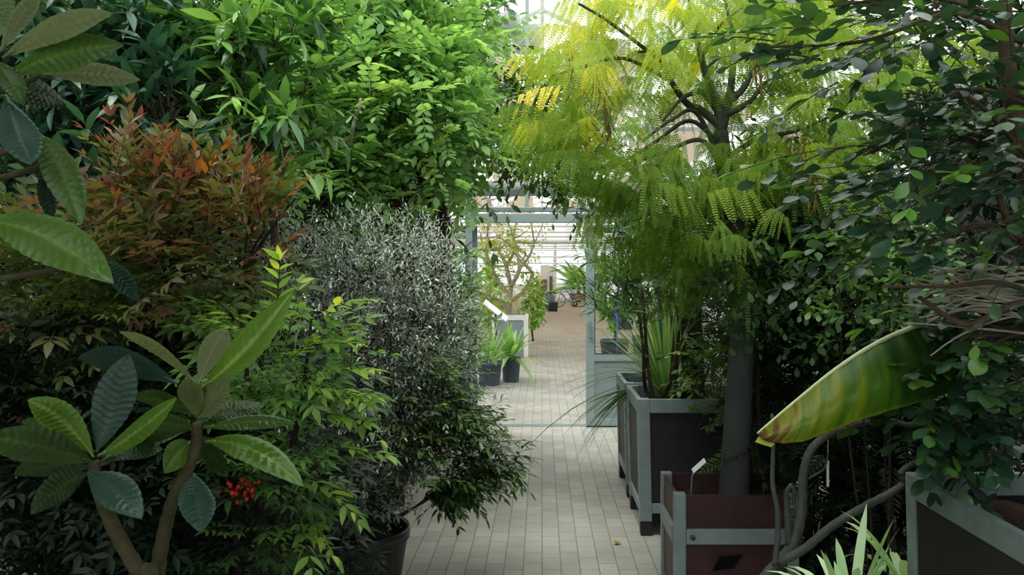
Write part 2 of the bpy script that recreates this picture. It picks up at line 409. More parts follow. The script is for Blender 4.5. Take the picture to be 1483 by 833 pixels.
# floor: pavers laid in courses along the path, browner further off
m,nt,out=new_mat('pavers'); p=nt.nodes.new('ShaderNodeBsdfPrincipled'); nt.links.new(p.outputs[0],out.inputs[0])
tc=nt.nodes.new('ShaderNodeTexCoord'); mp=nt.nodes.new('ShaderNodeMapping'); mp.inputs['Rotation'].default_value=(0,0,math.pi/2)
nt.links.new(tc.outputs['Object'],mp.inputs[0])
br=nt.nodes.new('ShaderNodeTexBrick'); nt.links.new(mp.outputs[0],br.inputs[0])
br.inputs['Scale'].default_value=1; br.inputs['Brick Width'].default_value=.208; br.inputs['Row Height'].default_value=.104
br.inputs['Mortar Size'].default_value=.0035; br.inputs['Mortar Smooth'].default_value=.3; br.inputs['Bias'].default_value=-.1
br.inputs['Color1'].default_value=(.335,.325,.30,1); br.inputs['Color2'].default_value=(.40,.39,.36,1); br.inputs['Mortar'].default_value=(.20,.195,.17,1)
sp=nt.nodes.new('ShaderNodeSeparateXYZ'); nt.links.new(tc.outputs['Object'],sp.inputs[0])
mr=nt.nodes.new('ShaderNodeMapRange'); mr.inputs[1].default_value=13; mr.inputs[2].default_value=28; nt.links.new(sp.outputs['Y'],mr.inputs[0])
tn=ramp(nt,mr.outputs[0],[(1,1,1),(.66,.54,.42)])
mx=nt.nodes.new('ShaderNodeMix'); mx.data_type='RGBA'; mx.blend_type='MULTIPLY'; mx.inputs[0].default_value=1
nt.links.new(br.outputs['Color'],mx.inputs[6]); nt.links.new(tn,mx.inputs[7])
nz=nt.nodes.new('ShaderNodeTexNoise'); nz.inputs['Scale'].default_value=1.7; nz.inputs['Detail'].default_value=8; nt.links.new(tc.outputs['Object'],nz.inputs[0])
mx2=nt.nodes.new('ShaderNodeMix'); mx2.data_type='RGBA'; mx2.blend_type='MULTIPLY'; mx2.inputs[0].default_value=1
nt.links.new(mx.outputs[2],mx2.inputs[6]); nt.links.new(ramp(nt,nz.outputs['Fac'],[(.80,.80,.79),(1.1,1.1,1.09)],[.3,.7]),mx2.inputs[7])
nt.links.new(mx2.outputs[2],p.inputs['Base Color']); p.inputs['Roughness'].default_value=.8; p.inputs['Specular IOR Level'].default_value=.3
bp=nt.nodes.new('ShaderNodeBump'); bp.inputs['Strength'].default_value=.5; bp.inputs['Distance'].default_value=.004
inv=nt.nodes.new('ShaderNodeMath'); inv.operation='SUBTRACT'; inv.inputs[0].default_value=1; nt.links.new(br.outputs['Fac'],inv.inputs[1])
nt.links.new(inv.outputs[0],bp.inputs['Height']); nt.links.new(bp.outputs[0],p.inputs['Normal'])
M['pavers']=m
PY=9.58                      # partition
g=Geo(); g.box((-4.4,-3,-.1),(4.4,PY,0)); g.box((-6,PY,-.1),(6,66,0)); tag(g.build('floor',M['pavers'],smooth=False),kind=ST)
struct_box('trim_1',(-.80,PY-.035,0),(1.7,PY+.0,.012),M['galv_far'])          # threshold rails
struct_box('trim_2',(-.80,PY+.06,0),(1.7,PY+.085,.012),M['galv_far'])
# near hall side walls and the wall behind
struct_box('wall_left',(-4.3,-3,0),(-4.2,PY,3.6),M['wall_dark'])
struct_box('wall_right',(4.2,-3,0),(4.3,PY,3.6),M['wall_dark'])
struct_box('wall_back',(-4.3,-3.1,0),(4.3,-3,2.2),M['wall_dark'])
struct_box('window_23',(-4.3,-3.06,2.2),(4.3,-3.03,3.6),M['roof_glass'])  # unseen glazing behind the camera, added to let fill light onto the plants
# roofs
def roof(name, X, ze, zr, y0, y1, mat, side, over=0):
    g=Geo(); s=side
    g.hexa([(0,y0,zr),(s*X,y0,ze),(s*X,y1,ze),(0,y1,zr),(0,y0,zr+.02),(s*X,y0,ze+.02),(s*X,y1,ze+.02),(0,y1,zr+.02)])
    return tag(g.build(name,mat,smooth=False),kind=ST)
for s in (-1,1):
    roof('ceiling',4.3,3.6,5.6,-3,-.2,M['roof_glass'],s)
    roof('ceiling',4.3,3.6,5.6,-.2,2.4,M['shade'],s)  # opaque stretch out of view overhead, added to darken the foreground
    roof('ceiling',4.3,3.6,5.6,2.4,PY,M['roof_glass'],s)
    roof('ceiling',6.0,3.5,6.3,PY,65,M['roof_far'],s)
# far hall side walls, half glazed, and end wall
for s,n in ((-1,'wall_left'),(1,'wall_right')):
    struct_box(n,(s*6-.06,PY,0),(s*6+.06,65,.7),M['white_paint'])
    struct_box('window_20' if s<0 else 'window_21',(s*6-.02,PY,.7),(s*6+.02,65,3.5),M['roof_glass'])
struct_box('wall_front',(-6,64.9,0),(6,65,1.0),M['white_paint'])
g=Geo(); g.add([(-6,64.95,1.0),(6,64.95,1.0),(6,64.95,3.5),(0,64.95,6.3),(-6,64.95,3.5)],[(0,1,2,3,4)]); tag(g.build('window_22',M['roof_glass'],smooth=False),kind=ST)
# far hall trusses, one object each
for k,y in enumerate(np.arange(11.2,64,4.4)):
    g=Geo()
    for s in (-1,1):
        g.tube([(0,y,6.25),(s*6,y,3.45)],[.06,.06],4); g.tube([(s*6,y,0),(s*6,y,3.5)],[.07,.07],4)
        g.tube([(s*1.6,y,3.45),(s*1.6,y,5.5)],[.025,.025],4); g.tube([(s*3.4,y,3.45),(s*1.6,y,5.5)],[.025,.025],4); g.tube([(s*3.4,y,3.45),(s*3.4,y,4.7)],[.025,.025],4)
    g.tube([(-6,y,3.45),(6,y,3.45)],[.045,.045],4); g.tube([(0,y,3.45),(0,y,6.2)],[.025,.025],4)
    tag(g.build('trim_%d'%(10+k),M['white_paint'],smooth=False,loc=(0,y,0)),kind=ST)
# rolled beige shade screens under the far roof (between trusses, leaving bright gaps)
for y0,y1,bands in ((9.8,12.6,1),(15.3,25.5,1),(29,44.0,1),(46,62,1)):
    for s in (-1,1):
        for k in range(3):
            xa=.5+k*1.85; xb=xa+1.35
            z=lambda x:6.3-2.8*x/6-.16
            g=Geo(); g.hexa([(s*xa,y0,z(xa)),(s*xb,y0,z(xb)),(s*xb,y1,z(xb)),(s*xa,y1,z(xa)),(s*xa,y0,z(xa)+.01),(s*xb,y0,z(xb)+.01),(s*xb,y1,z(xb)+.01),(s*xa,y1,z(xa)+.01)])
            tag(g.build('ceiling_screen',M['beige'],smooth=False),kind=ST)
# near hall rafters
for k,y in enumerate((3.4,5.5,7.6)):
    g=Geo()
    for s in (-1,1): g.tube([(0,y,5.52),(s*4.2,y,3.55)],[.045,.045],4)
    tag(g.build('trim_%d'%(40+k),M['galv_far'],smooth=False),kind=ST)

# ---- glazed partition with sliding doors
Zr=2.33
xs=[-4.2,-3.5,-2.8,-2.1,-1.46,-.81,-.16,.50,1.15,1.80,2.45,3.1,3.65,4.2]
rz=lambda x:5.58-1.98*abs(x)/4.2
n=0
for a,b in zip(xs[:-1],xs[1:]):
    n+=1; g=Geo()
    za,zb=rz(a)-.03,rz(b)-.03
    g.box((a-.02,PY-.03,Zr),(a+.02,PY+.03,za)); 
    top=[(a,PY-.03,za-.05),(b,PY-.03,zb-.05),(b,PY+.03,zb-.05),(a,PY+.03,za-.05),(a,PY-.03,za),(b,PY-.03,zb),(b,PY+.03,zb),(a,PY+.03,za)]
    g.hexa(top)
    f=tag(g.build('window_%d'%n,M['galv_far'],smooth=False,loc=(a,PY,Zr)),kind=ST)
    g=Geo(); g.add([(a+.02,PY,Zr),(b-.02,PY,Zr),(b-.02,PY,zb-.05),(a+.02,PY,za-.05)],[(0,1,2,3)]); g.build('glass_pane',M['glass'],f,smooth=False)
struct_box('trim_3',(-4.2,PY-.07,2.285),(4.2,PY+.05,2.33),M['galv'],.004)          # long rail
struct_box('trim_4',(-.745,PY-.11,2.165),(4.2,PY-.02,2.262),M['galv_far'],.006)    # door track header
struct_box('trim_5',(-.815,PY-.07,0),(-.745,PY+.03,2.285),M['galv_far'],.004)      # left post
struct_box('trim_6',(1.63,PY-.07,0),(1.70,PY+.03,2.165),M['galv_far'],.004)
# fixed glazing left and right of the opening below the rail
for i,(a,b) in enumerate(((-4.2,-3.0),(-3.0,-1.9),(-1.9,-.82),(1.70,2.9),(2.9,4.2))):
    g=Geo(); g.box((a,PY-.03,0),(a+.05,PY+.03,2.285)); g.box((a,PY-.03,.75),(b,PY+.03,.82)); g.box((a,PY-.03,2.0),(b,PY+.03,2.04))
    g.box((a,PY-.012,0),(b,PY+.012,.75))
    f=tag(g.build('window_%d'%(14+i),M['galv_far'],smooth=False,loc=(a,PY,0)),kind=ST)
    g=Geo(); g.add([(a+.05,PY,.82),(b,PY,.82),(b,PY,2.28),(a+.05,PY,2.28)],[(0,1,2,3)]); g.build('glass_pane',M['glass'],f,smooth=False)
def door(name, x0, x1, y, label=None):
    g=Geo(); d=.025
    g.box((x0,y-d,.015),(x0+.09,y+d,2.14)); g.box((x1-.09,y-d,.015),(x1,y+d,2.14))
    g.box((x0+.09,y-d,2.07),(x1-.09,y+d,2.14)); g.box((x0+.09,y-d,.70),(x1-.09,y+d,.775)); g.box((x0+.09,y-d,.015),(x1-.09,y+d,.09))
    f=tag(g.build(name,M['galv_far'],smooth=False,bevel=.003,loc=((x0+x1)/2,y,0)),kind=ST)
    g=Geo(); g.add([(x0+.09,y,.775),(x1-.09,y,.775),(x1-.09,y,2.07),(x0+.09,y,2.07)],[(0,1,2,3)]); g.build('glass_pane',M['glass'],f,smooth=False)
    g=Geo()
    for a in (x0+.09,x1-.098): g.box((a,y-d-.002,.775),(a+.008,y-d+.004,2.07))
    for z in (.775,2.062): g.box((x0+.09,y-d-.002,z),(x1-.09,y-d+.004,z+.008))
    g.build('seal',M['frame_dark'],f,smooth=False)
    g=Geo(); g.box((x0+.09,y-.012,.09),(x1-.09,y+.012,.70)); g.build('kick_panel',M['door_panel'],f,smooth=False)
    g=Geo(); hx=x0+.045; g.box((hx-.012,y-d-.04,.95),(hx+.012,y-d-.028,1.12)); g.box((hx-.012,y-d-.03,.96),(hx+.012,y-d,.98)); g.box((hx-.012,y-d-.03,1.09),(hx+.012,y-d,1.11)); g.build('handle',M['galv'],f,smooth=False,bevel=.002)
door('door_1',.465,1.60,PY-.062)
door('door_2',-1.83,-.695,PY+.075)
# vertical grey pipes left of the doorway
for px in (606,621,629):
    x=(px-VX)/F*9.3; g=Geo(); g.tube([(x,9.3,0),(x,9.3,3.4)],[.022,.022],8); g.tube([(x,9.3,1.9),(x,PY,1.9)],[.012,.012],6)
    tag(g.build('heating_pipe',M['galv'],loc=(x,9.3,0)),'slim grey upright pipe in front of the glazing left of the doorway','pipe',group='grey upright pipes by the glazing')

# ducts and pipes seen above the doorway
def hpipe(name,label,px0,px1,py,Y,rpx,mat,cat='pipe'):
    a,b=W(px0,py,Y),W(px1,py,Y); g=Geo(); r=rpx*ppm(Y); n=40
    pts=np.linspace(a,b,n); g.tube(pts,np.full(n,r)*(1+.03*np.sin(np.arange(n)*1.3)),18)
    for x in np.linspace(.1,.9,5):
        q=a+(b-a)*x; g.tube([q+[0,0,r*.8],[q[0],q[1],3.43]],[.006,.006],4)
    return tag(g.build(name,mat,loc=(a+b)/2),label,cat)
hpipe('air_duct','long pale grey film air duct hung across behind the glass above the doorway',430,1200,273,11.2,11.5,M['film'],'duct')
hpipe('steam_pipe','thick white horizontal pipe crossing the far hall high behind the doorway',560,1150,349.5,20,3.2,M['white_paint'])
for i,(py,Y) in enumerate(((362,28.8),(372,37.6),(381,46.4))):
    hpipe('support_rod',['upper thin pale rod strung across far hall behind doorway','middle thin pale rod strung across far hall behind doorway','lowest thin pale rod strung across far hall behind doorway'][i],560,1050,py,Y,1.0,M['white_paint'],'rod')
def drum(label,px,py,Y,r,L,tilt):
    c=W(px,py,Y); prof=[(0,-L/2)]+[(r*math.sin(a),-L/2+.3*r*(1-math.cos(a))) for a in np.linspace(.2,math.pi/2,7)]
    prof+=[(r,0)]+[(r*math.cos(a),L/2-.3*r*(1-math.sin(a))) for a in np.linspace(0,math.pi/2-.2,7)]+[(0,L/2)]
    t=thing('round_duct',label,'duct',c)
    g=Geo(); g.lathe(prof,(0,0,0),32)
    V=np.concatenate(g.v); ca,sa=math.cos(tilt),math.sin(tilt)
    V=np.stack([V[:,2]*ca+V[:,1]*sa, -V[:,2]*sa+V[:,1]*ca, V[:,0]],1)+c; g.v=[V]
    g.build('drum',M['duct'],t)
    g=Geo(); g.tube([c+[0,0,r*.9],[c[0],c[1],rz(c[0]) if Y<PY else 6.2-2.8*abs(c[0])/6]],[.012,.012],6); g.build('hanger',M['galv'],t)
drum('left of two white rounded ducts hung high above the doorway',731,37,13,.19,.46,.2)
drum('right of two white rounded ducts hung high above the doorway',765,57,13,.21,.40,.5)
drum('small shaded grey duct end under the two white rounded ducts',722,66,13.6,.17,.4,.1)

# ================================================================== PLANTERS
def planter(name, label, x0, y0, wx, wy, h, panel, taper=.02, foot=.09, rail=.085, post=.075, strap=False):
    """steel framed tub: posts, rails, four panels, soil, feet"""
    t=thing(name,label,'planter',(x0+wx/2,y0+wy/2,0))
    tp=lambda x,y,z:(x+(1-z/h)*taper*(1 if x<x0+wx/2 else -1), y+(1-z/h)*taper*(1 if y<y0+wy/2 else -1), z)
    def tbox(g,lo,hi):
        g.hexa([tp(x,y,z) for z in (lo[2],hi[2]) for x,y in ((lo[0],lo[1]),(hi[0],lo[1]),(hi[0],hi[1]),(lo[0],hi[1]))])
    X=(x0,x0+wx); Y=(y0,y0+wy)
    for i in (0,1):
        for j in (0,1):
            xa=X[i]-(post if i else 0); ya=Y[j]-(post if j else 0)
            g=Geo(); tbox(g,(xa,ya,foot if foot else 0),(xa+post,ya+post,h)); pst=g.build('corner_post',M['galv'],t,smooth=False,bevel=.004)
            if foot:
                g=Geo(); cx,cy,_=tp(xa+post/2,ya+post/2,0); g.box((cx-.035,cy-.035,0),(cx+.035,cy+.035,foot+.01)); 
                g.build('foot',M['black'],t,smooth=False,bevel=.004)
    zl=foot+.05
    for (lo,hi) in (((x0+post,y0,0),(x0+wx-post,y0+.03,0)),((x0+post,y0+wy-.03,0),(x0+wx-post,y0+wy,0)),((x0,y0+post,0),(x0+.03,y0+wy-post,0)),((x0+wx-.03,y0+post,0),(x0+wx,y0+wy-post,0))):
        if not strap:
            g=Geo(); tbox(g,(lo[0],lo[1],h-rail),(hi[0],hi[1],h)); g.build('rail',M['galv'],t,smooth=False,bevel=.003); g=Geo(); tbox(g,(lo[0],lo[1],zl),(hi[0],hi[1],zl+.06)); g.build('rail',M['galv'],t,smooth=False,bevel=.003)
        else:
            ex=.008; g=Geo(); tbox(g,(lo[0]-ex*(lo[0]==x0),lo[1]-ex*(lo[1]==y0),h-.235),(hi[0],hi[1],h-.165)); r_=g.build('strap',M['galv'],t,smooth=False,bevel=.002)
            if lo[1]==y0 and hi[1]<y0+.1:
                for bx in (.06,.90):
                    g=Geo(); q=x0+post+(wx-2*post)*bx; g.tube([(q,y0-.02,h-.2),(q,y0,h-.2)],[.012,.012],8); g.build('bolt',M['frame_dark'],r_)
        ins=.012; g=Geo()
        top=h-.01 if strap else h-rail*.5
        dx=hi[0]-lo[0]>hi[1]-lo[1]
        if dx: a=(lo[0]-.02,lo[1]+ins,zl+.01); b=(hi[0]+.02,hi[1]-(.0 if strap else ins*.5),top)
        else: a=(lo[0]+ins,lo[1]-.02,zl+.01); b=(hi[0]-ins*.5,hi[1]+.02,top)
        tbox(g,a,b); g.build('panel',panel,t,smooth=False)
    g=Geo(); N=14; zz=h-.10
    G=np.array([[(x0+.03+(wx-.06)*i/N,y0+.03+(wy-.06)*j/N,zz+.02*RNG.normal()) for i in range(N+1)] for j in range(N+1)])
    g.grid(G); g.build('soil',M['mulch'] if y0>5 and y0<6 else M['soil'],t)
    g=Geo(); g.box((x0+.05,y0+.05,zl+.01),(x0+wx-.05,y0+wy-.05,zl+.03)); g.build('base_plate',panel,t,smooth=False)
    return t
planter('steel_planter','large dark panelled planter in grey steel frame, holding bushy stems, beyond the red one',.585,5.5,.80,.74,.845,M['panel_dark'])
planter('steel_planter','dark steel framed planter mostly hidden behind the large dark one, nearest the doorway',.592,6.46,.80,.74,.83,M['panel_dark'])
redp=planter('wooden_planter','smaller dull red planter with grey steel strap and corner posts, holding the feathery tree',.62,4.2,.585,.50,.58,M['panel_red'],taper=.0,foot=.02,post=.055,strap=True)
planter('steel_planter','big grey steel framed planter nearest the viewer in the bottom right corner',1.39,2.0,1.05,1.44,.85,M['panel_dark'],taper=.015)
# dark plate on the red planter's front
c=W(1052,816,4.19); g=Geo(); g.hexa([c+np.array(v) for v in ((-.065,-.004,-.035),(.035,-.004,-.02),(.035,.004,-.02),(-.065,.004,-.035),(-.03,-.004,.03),(.075,-.004,.04),(.075,.004,.04),(-.03,.004,.03))])
g.build('handle_slot',M['black_matte'],redp,smooth=False)
# plant tag on bent wire
t=thing('plant_tag','small white plant tag on a bent wire stuck in the red planter','tag',W(1001,712,4.27))
p0=W(1001,735,4.27); p1=W(1002,690,4.27); p2=W(1006,683,4.27)
g=Geo(); g.tube([p0,W(1001,712,4.27),p1,p2],[.0035]*4,6); g.build('wire',M['wire'],t)
a=W(1003,683,4.27); b=W(1021,667,4.27); u=(b-a)/np.linalg.norm(b-a); v=np.array([-u[2]*.3,.5,u[0]*.6]); v/=np.linalg.norm(v)
g=Geo(); g.hexa([a-v*.012,a+v*.012,b+v*.012,b-v*.012,a-v*.012+[0,0,.003],a+v*.012+[0,0,.003],b+v*.012+[0,0,.003],b-v*.012+[0,0,.003]]); g.build('label_plate',M['white'],t,smooth=False)

def pot(name,label,cx,cy,r,h,mat,cat='pot'):
    t=thing(name,label,cat,(cx,cy,0)); w=.012
    g=Geo(); g.lathe([(0,.0),(r*.80,0),(r*.82,.01),(r*.97,h-.05),(r,h-.05),(r,h),(r-w,h),(r*.95-w,h-.05),(r*.93-w,h-.10)],(cx,cy,0),36); g.build('pot_body',mat,t)
    g=Geo(); N=9; a=np.linspace(0,2*math.pi,25)
    G=np.array([[(cx+rr*math.cos(q),cy+rr*math.sin(q),h-.07+.008*RNG.normal()) for q in a] for rr in np.linspace(.001,r*.94-w,N)])
    g.grid(G); g.build('soil',M['soil'],t); return t
pot('plant_pot','large black round pot under the grey fine-leaved shrub at left',-.985,4.4,.335,.37,M['pot_black'])

# ================================================================== FAR HALL CONTENTS
FY=13.4
def strapplant(g, c, n, L, w, rng, el=(20,85), tint=.55, curl=.5, fold=.25, Lv=.2):
    for i in range(n):
        az=rng.random()*2*math.pi; e=math.radians(rng.uniform(*el)); d=np.array([math.cos(az)*math.cos(e),math.sin(az)*math.cos(e),math.sin(e)]); l=L*(1+Lv*rng.normal())
        side=np.array([-math.sin(az),math.cos(az),0]); N=7; rows=[]
        for k in range(N):
            t=k/(N-1); p=np.array(c)+d*l*t+np.array([0,0,-curl*l*t*t*math.cos(e)]); ww=w*(.75+.5*t)*(1-t**3)*.5+.0005
            rows.append([p-side*ww+[0,0,fold*ww],p,p+side*ww+[0,0,fold*ww]])
        g.grid(rows,float(np.clip(tint+.18*rng.normal(),0,1)))
# two pots just past the door
def potplant(px,py,Y,rpx,hpx,potlabel,plantname,plantlabel,n,L,w,lm,el,curl):
    c=W(px,py,Y); r=rpx*ppm(Y); h=hpx*ppm(Y)
    pot('plant_pot',potlabel,c[0],Y,r,h,M['pot_blue'])
    t=thing(plantname,plantlabel,'plant',(c[0],Y,h-.065)); rng=np.random.default_rng(int(px))
    g=Geo(); strapplant(g,(c[0],Y,h-.04),n,L,w,rng,el,.5,curl); g.build('leaves',lm,t)
    g=Geo(); g.tube([(c[0],Y,h-.075),(c[0],Y,h+.06)],[.05,.03],8); g.build('stem',M['bark_tan'],t)
potplant(740,554,13.6,14,36,'slate blue plastic pot just past the doorway, right one of two','agave','broad-leaved rosette plant in the right slate pot past the doorway',46,.62,.085,LM['strap'],(8,85),.55)
potplant(709,561,13.2,18,34,'slate blue plastic pot just past the doorway, left one of two','aloe','narrow spiky aloe in the left slate pot past the doorway',60,.62,.032,LM['strap'],(25,88),.35)
# information board
Y=15.5; t=thing('information_board','white tilted information board on a dark post behind the slate pots','sign',W(718,0,Y)*[1,1,0])
g=Geo(); c=W(718,450,Y); a=math.radians(-38); u=np.array([math.cos(a),0,math.sin(a)]); v=np.array([.1,.95,.22]); v/=np.linalg.norm(v); nrm=np.cross(u,v)
g.hexa([c+u*su*.25+v*sv*.13+nrm*sn*.012 for sn in (-1,1) for su,sv in ((-1,-1),(1,-1),(1,1),(-1,1))]); g.build('board',M['white'],t,smooth=False,bevel=.004)
g=Geo(); q=c.copy(); g.tube([(q[0],Y,0),(q[0],Y,c[2]-.02)],[.022,.022],8); g.build('post',M['black'],t)
# white trough with pale stemmed tree
Y=17.5; x0=(712-VX)/F*Y; x1=(765-VX)/F*Y; t=thing('raised_trough','white edged grey trough holding the pale bare-stemmed tree','planter',((x0+x1)/2,Y+.4,0))
g=Geo(); g.box((x0+.05,Y+.02,.0),(x1-.05,Y+.85,.78)); g.build('trough_body',M['galv'],t,smooth=False)
g=Geo(); g.box((x0,Y,.74),(x1,Y+.06,.84)); g.box((x0,Y+.82,.74),(x1,Y+.88,.84)); g.box((x0,Y+.06,.74),(x0+.06,Y+.82,.84)); g.box((x1-.06,Y+.06,.74),(x1,Y+.82,.84))
for x in (x0,x1-.09): g.box((x,Y,0),(x+.09,Y+.06,.74))
g.build('white_rim',M['white_paint'],t,smooth=False)
g=Geo(); g.box((x0+.06,Y+.06,.76),(x1-.06,Y+.82,.80)); g.build('soil',M['soil'],t,smooth=False)
def frangipani():
    Y=17.9; base=W(736,472,Y); base[2]=.78; t=thing('frangipani_tree','pale-trunked tree with bare forked branches and yellowish leaves seen through the doorway','tree',base)
    rng=np.random.default_rng(5); g=Geo(); k=ppm(Y); tips=[]
    P=lambda px,py,dy=0:W(px,py,Y+dy)
    def br(p,r,n=5):
        r*=.8
        s=spline(p,5); g.tube(s,np.linspace(r,r*.6,len(s)),7); return s[-1]
    br([base,P(737,448),P(740,415)],.10)
    for p,r in (([P(739,430),P(720,405,.3),P(712,385,.3)],.055),([P(740,415),P(733,385),P(722,362)],.06),([P(740,415),P(752,390,-.3),P(748,360,-.3)],.06),([P(738,440),P(760,420,.2),P(772,395,.3)],.05),([P(752,390),P(766,372),P(774,352)],.04),([P(733,385),P(744,365),P(744,345)],.04),([P(712,385),P(703,365),P(706,345)],.04),([P(737,452),P(722,435,.3),P(710,430,.2)],.045)):
        e=br(p,r); tips.append(e)
        for q in range(4): 
            d=rng.normal(size=3)*[.35,.3,.25]+[0,0,.25]; g.tube(bez(e,e+d*.5,e+d+[0,0,.1],6),np.linspace(r*.5,.008,6),5,cap=False); tips.append(e+d)
    g.build('branches',M['bark_pale'],t)
    gl=Geo(); tips=np.array(tips); n=430
    P0=tips[rng.integers(0,len(tips),n)]+rng.normal(size=(n,3))*.14; P0[:,2]-=.05
    shoots(gl,None,P0,unit(n,rng)*[1,1,.5]+[0,0,.1],.16,3,T_LANCE,.13,rng,tint=(.45,.25))
    cr=[(W(712,418,Y),np.array([.42,.3,.5])),(W(752,425,Y+.3),np.array([.35,.3,.45]))]
    P1,D1,_=crown_pts(cr,120,rng); shoots(gl,None,P1,D1,.2,4,T_LANCE,.12,rng,tint=(.4,.25))
    gl.build('foliage',LM['far_yellow'],t)
frangipani()
def farbush(name,label,px,py,rx,ry,Y,n,lm,size,tm=T_ELL,seed=1,cat='shrub',tint=(.5,.22)):
    rng=np.random.default_rng(seed); c,r=CR(px,py,rx,ry,Y); t=thing(name,label,cat,(c[0],c[1],0))
    g=Geo(); limbs(g,(c[0],c[1],0),[(c,r)],rng,.03,8); g.build('branches',M['bark_brown'],t)
    gl=Geo(); P,D,_=crown_pts([(c,r)],n,rng,.4,1); shoots(gl,None,P,D+[0,0,.2],.25*max(r),5,tm,size,rng,tint=tint); gl.build('foliage',lm,t)
farbush('leafy_shrub','rounded mid green shrub beside the trough at the path edge in the far hall',772,438,13,30,22,170,LM['far'],.13,seed=11)
farbush('leafy_shrub','bushy green shrub at left behind the doorway post in the far hall',708,430,16,40,21,160,LM['far'],.15,seed=12)
# left bench of foliage deeper in, right side plants seen through the door glass
for i,(px,py,rx,ry,Y,lab) in enumerate(((890,425,22,38,17,'white-flowering leafy shrub seen through the glass of the door'),(935,420,26,40,18,'dense green shrub behind the door glass, right of the white-flowering shrub'),(985,415,28,48,19,'tall green shrub in the far hall hidden behind dark trunk'),(905,440,14,22,27,'small green shrub deep in the far hall seen through the door glass'))):
    farbush('potted_shrub',lab,px,py,rx,ry,Y,140,LM['far'] if i!=1 else LM['oleander'],.14,seed=20+i,tint=(.4,.2))
    c=W(px,py,Y); pot('plant_pot','dark grey pot under the '+('white-flowering' if i==0 else ('dense green' if i==1 else ('tall hidden' if i==2 else 'small deep')))+' shrub behind the door glass',c[0],Y,.28,.40,M['pot_blue'])
rng=np.random.default_rng(3)
for k,(px,py) in enumerate(((884,412),(890,417),(896,421),(887,424),(915,432),(879,430))):
    c=W(px,py,16.35); g=Geo()
    for q in range(5):
        a=q*2*math.pi/5+k; g.inst(T_OB,np.array([c]),np.array([[math.cos(a),-.35,math.sin(a)]]),np.array([[0,-1.,.1]]),np.array([.07]),np.array([.5]))
    g.tube([c,c+[0,.35,-.12]],[.004,.003],4)
    tag(g.build('hibiscus_flower',M['petal'],loc=c),'white open flower on the shrub behind the door glass','flower',group='white flowers behind the door glass')
t=Geo(); Y=16.6; c=W(894,440,Y); G=[[c+np.array([.10*(u-.5)+.03*math.sin(6*v),.05*math.sin(9*u)-.02*v,.42-.75*v]) for u in np.linspace(0,1,9)] for v in np.linspace(0,1,10)]
t.grid(G); t.tube([c+[0,.03,.42],[c[0],Y+.03,0]],[.012,.012],6); tag(t.build('hanging_cloth',M['blue'],loc=c),'blue cloth hanging on a stake behind the door glass','cloth')
# bins, crate, box, post, far door, palm, bicycle, handcart
Y=41; c=W(796,0,Y); t=thing('waste_bin','tall dark grey bin beside the path far down the hall','bin',(c[0],Y,0))
g=Geo(); g.lathe([(0,0),(.24,0),(.27,.85),(.25,.85),(.22,.1),(0,.1)],(c[0],Y,0),20); g.build('bin_body',M['pot_blue'],t); g=Geo(); g.lathe([(.275,.83),(.29,.83),(.29,.88),(.26,.88)],(c[0],Y,0),20); g.build('rim',M['pot_black'],t)
c=W(803.5,0,40.5); g=Geo()
g.hexa([(c[0]-.11,40.4,0),(c[0]+.11,40.4,0),(c[0]+.11,40.7,0),(c[0]-.11,40.7,0),(c[0]-.15,40.36,.42),(c[0]+.15,40.36,.42),(c[0]+.15,40.74,.42),(c[0]-.15,40.74,.42)]); tag(g.build('black_tub',M['black'],smooth=False,loc=(c[0],40.55,0)),'small black tub on the path right of the tall bin','tub')
c=W(785,0,43); t=thing('wooden_crate_stack','brown wooden box raised on a dark stand behind the tall bin','box',(c[0],43,0))
g=Geo(); g.box((c[0]-.30,42.8,.95),(c[0]+.25,43.3,1.45)); 
for z in (1.1,1.28): g.box((c[0]-.31,42.78,z),(c[0]+.26,42.8,z+.02))
g.build('crate',M['brown_wood'],t,smooth=False,bevel=.01); g=Geo(); g.box((c[0]-.25,42.85,0),(c[0]+.2,43.25,.95)); g.build('stand',M['pot_black'],t,smooth=False)
x0=(783-VX)/F*60; g=Geo(); g.box((x0,59.5,0),(x0+.85,59.6,2.3)); d=tag(g.build('door_3',M['white_paint'],smooth=False,loc=(x0,59.5,0)),kind=ST)
g=Geo(); g.box((x0+.85,59.3,0),(x0+1.05,59.5,4)); tag(g.build('trim_7',M['white_paint'],smooth=False,loc=(x0+.95,59.4,0)),kind=ST)
g=Geo(); g.box((x0+.58,59.2,0),(x0+.74,59.4,1.6)); tag(g.build('gate_post',M['pot_blue'],smooth=False,loc=(x0+.66,59.3,0)),'slim dark slate post in front of the far white door','post')
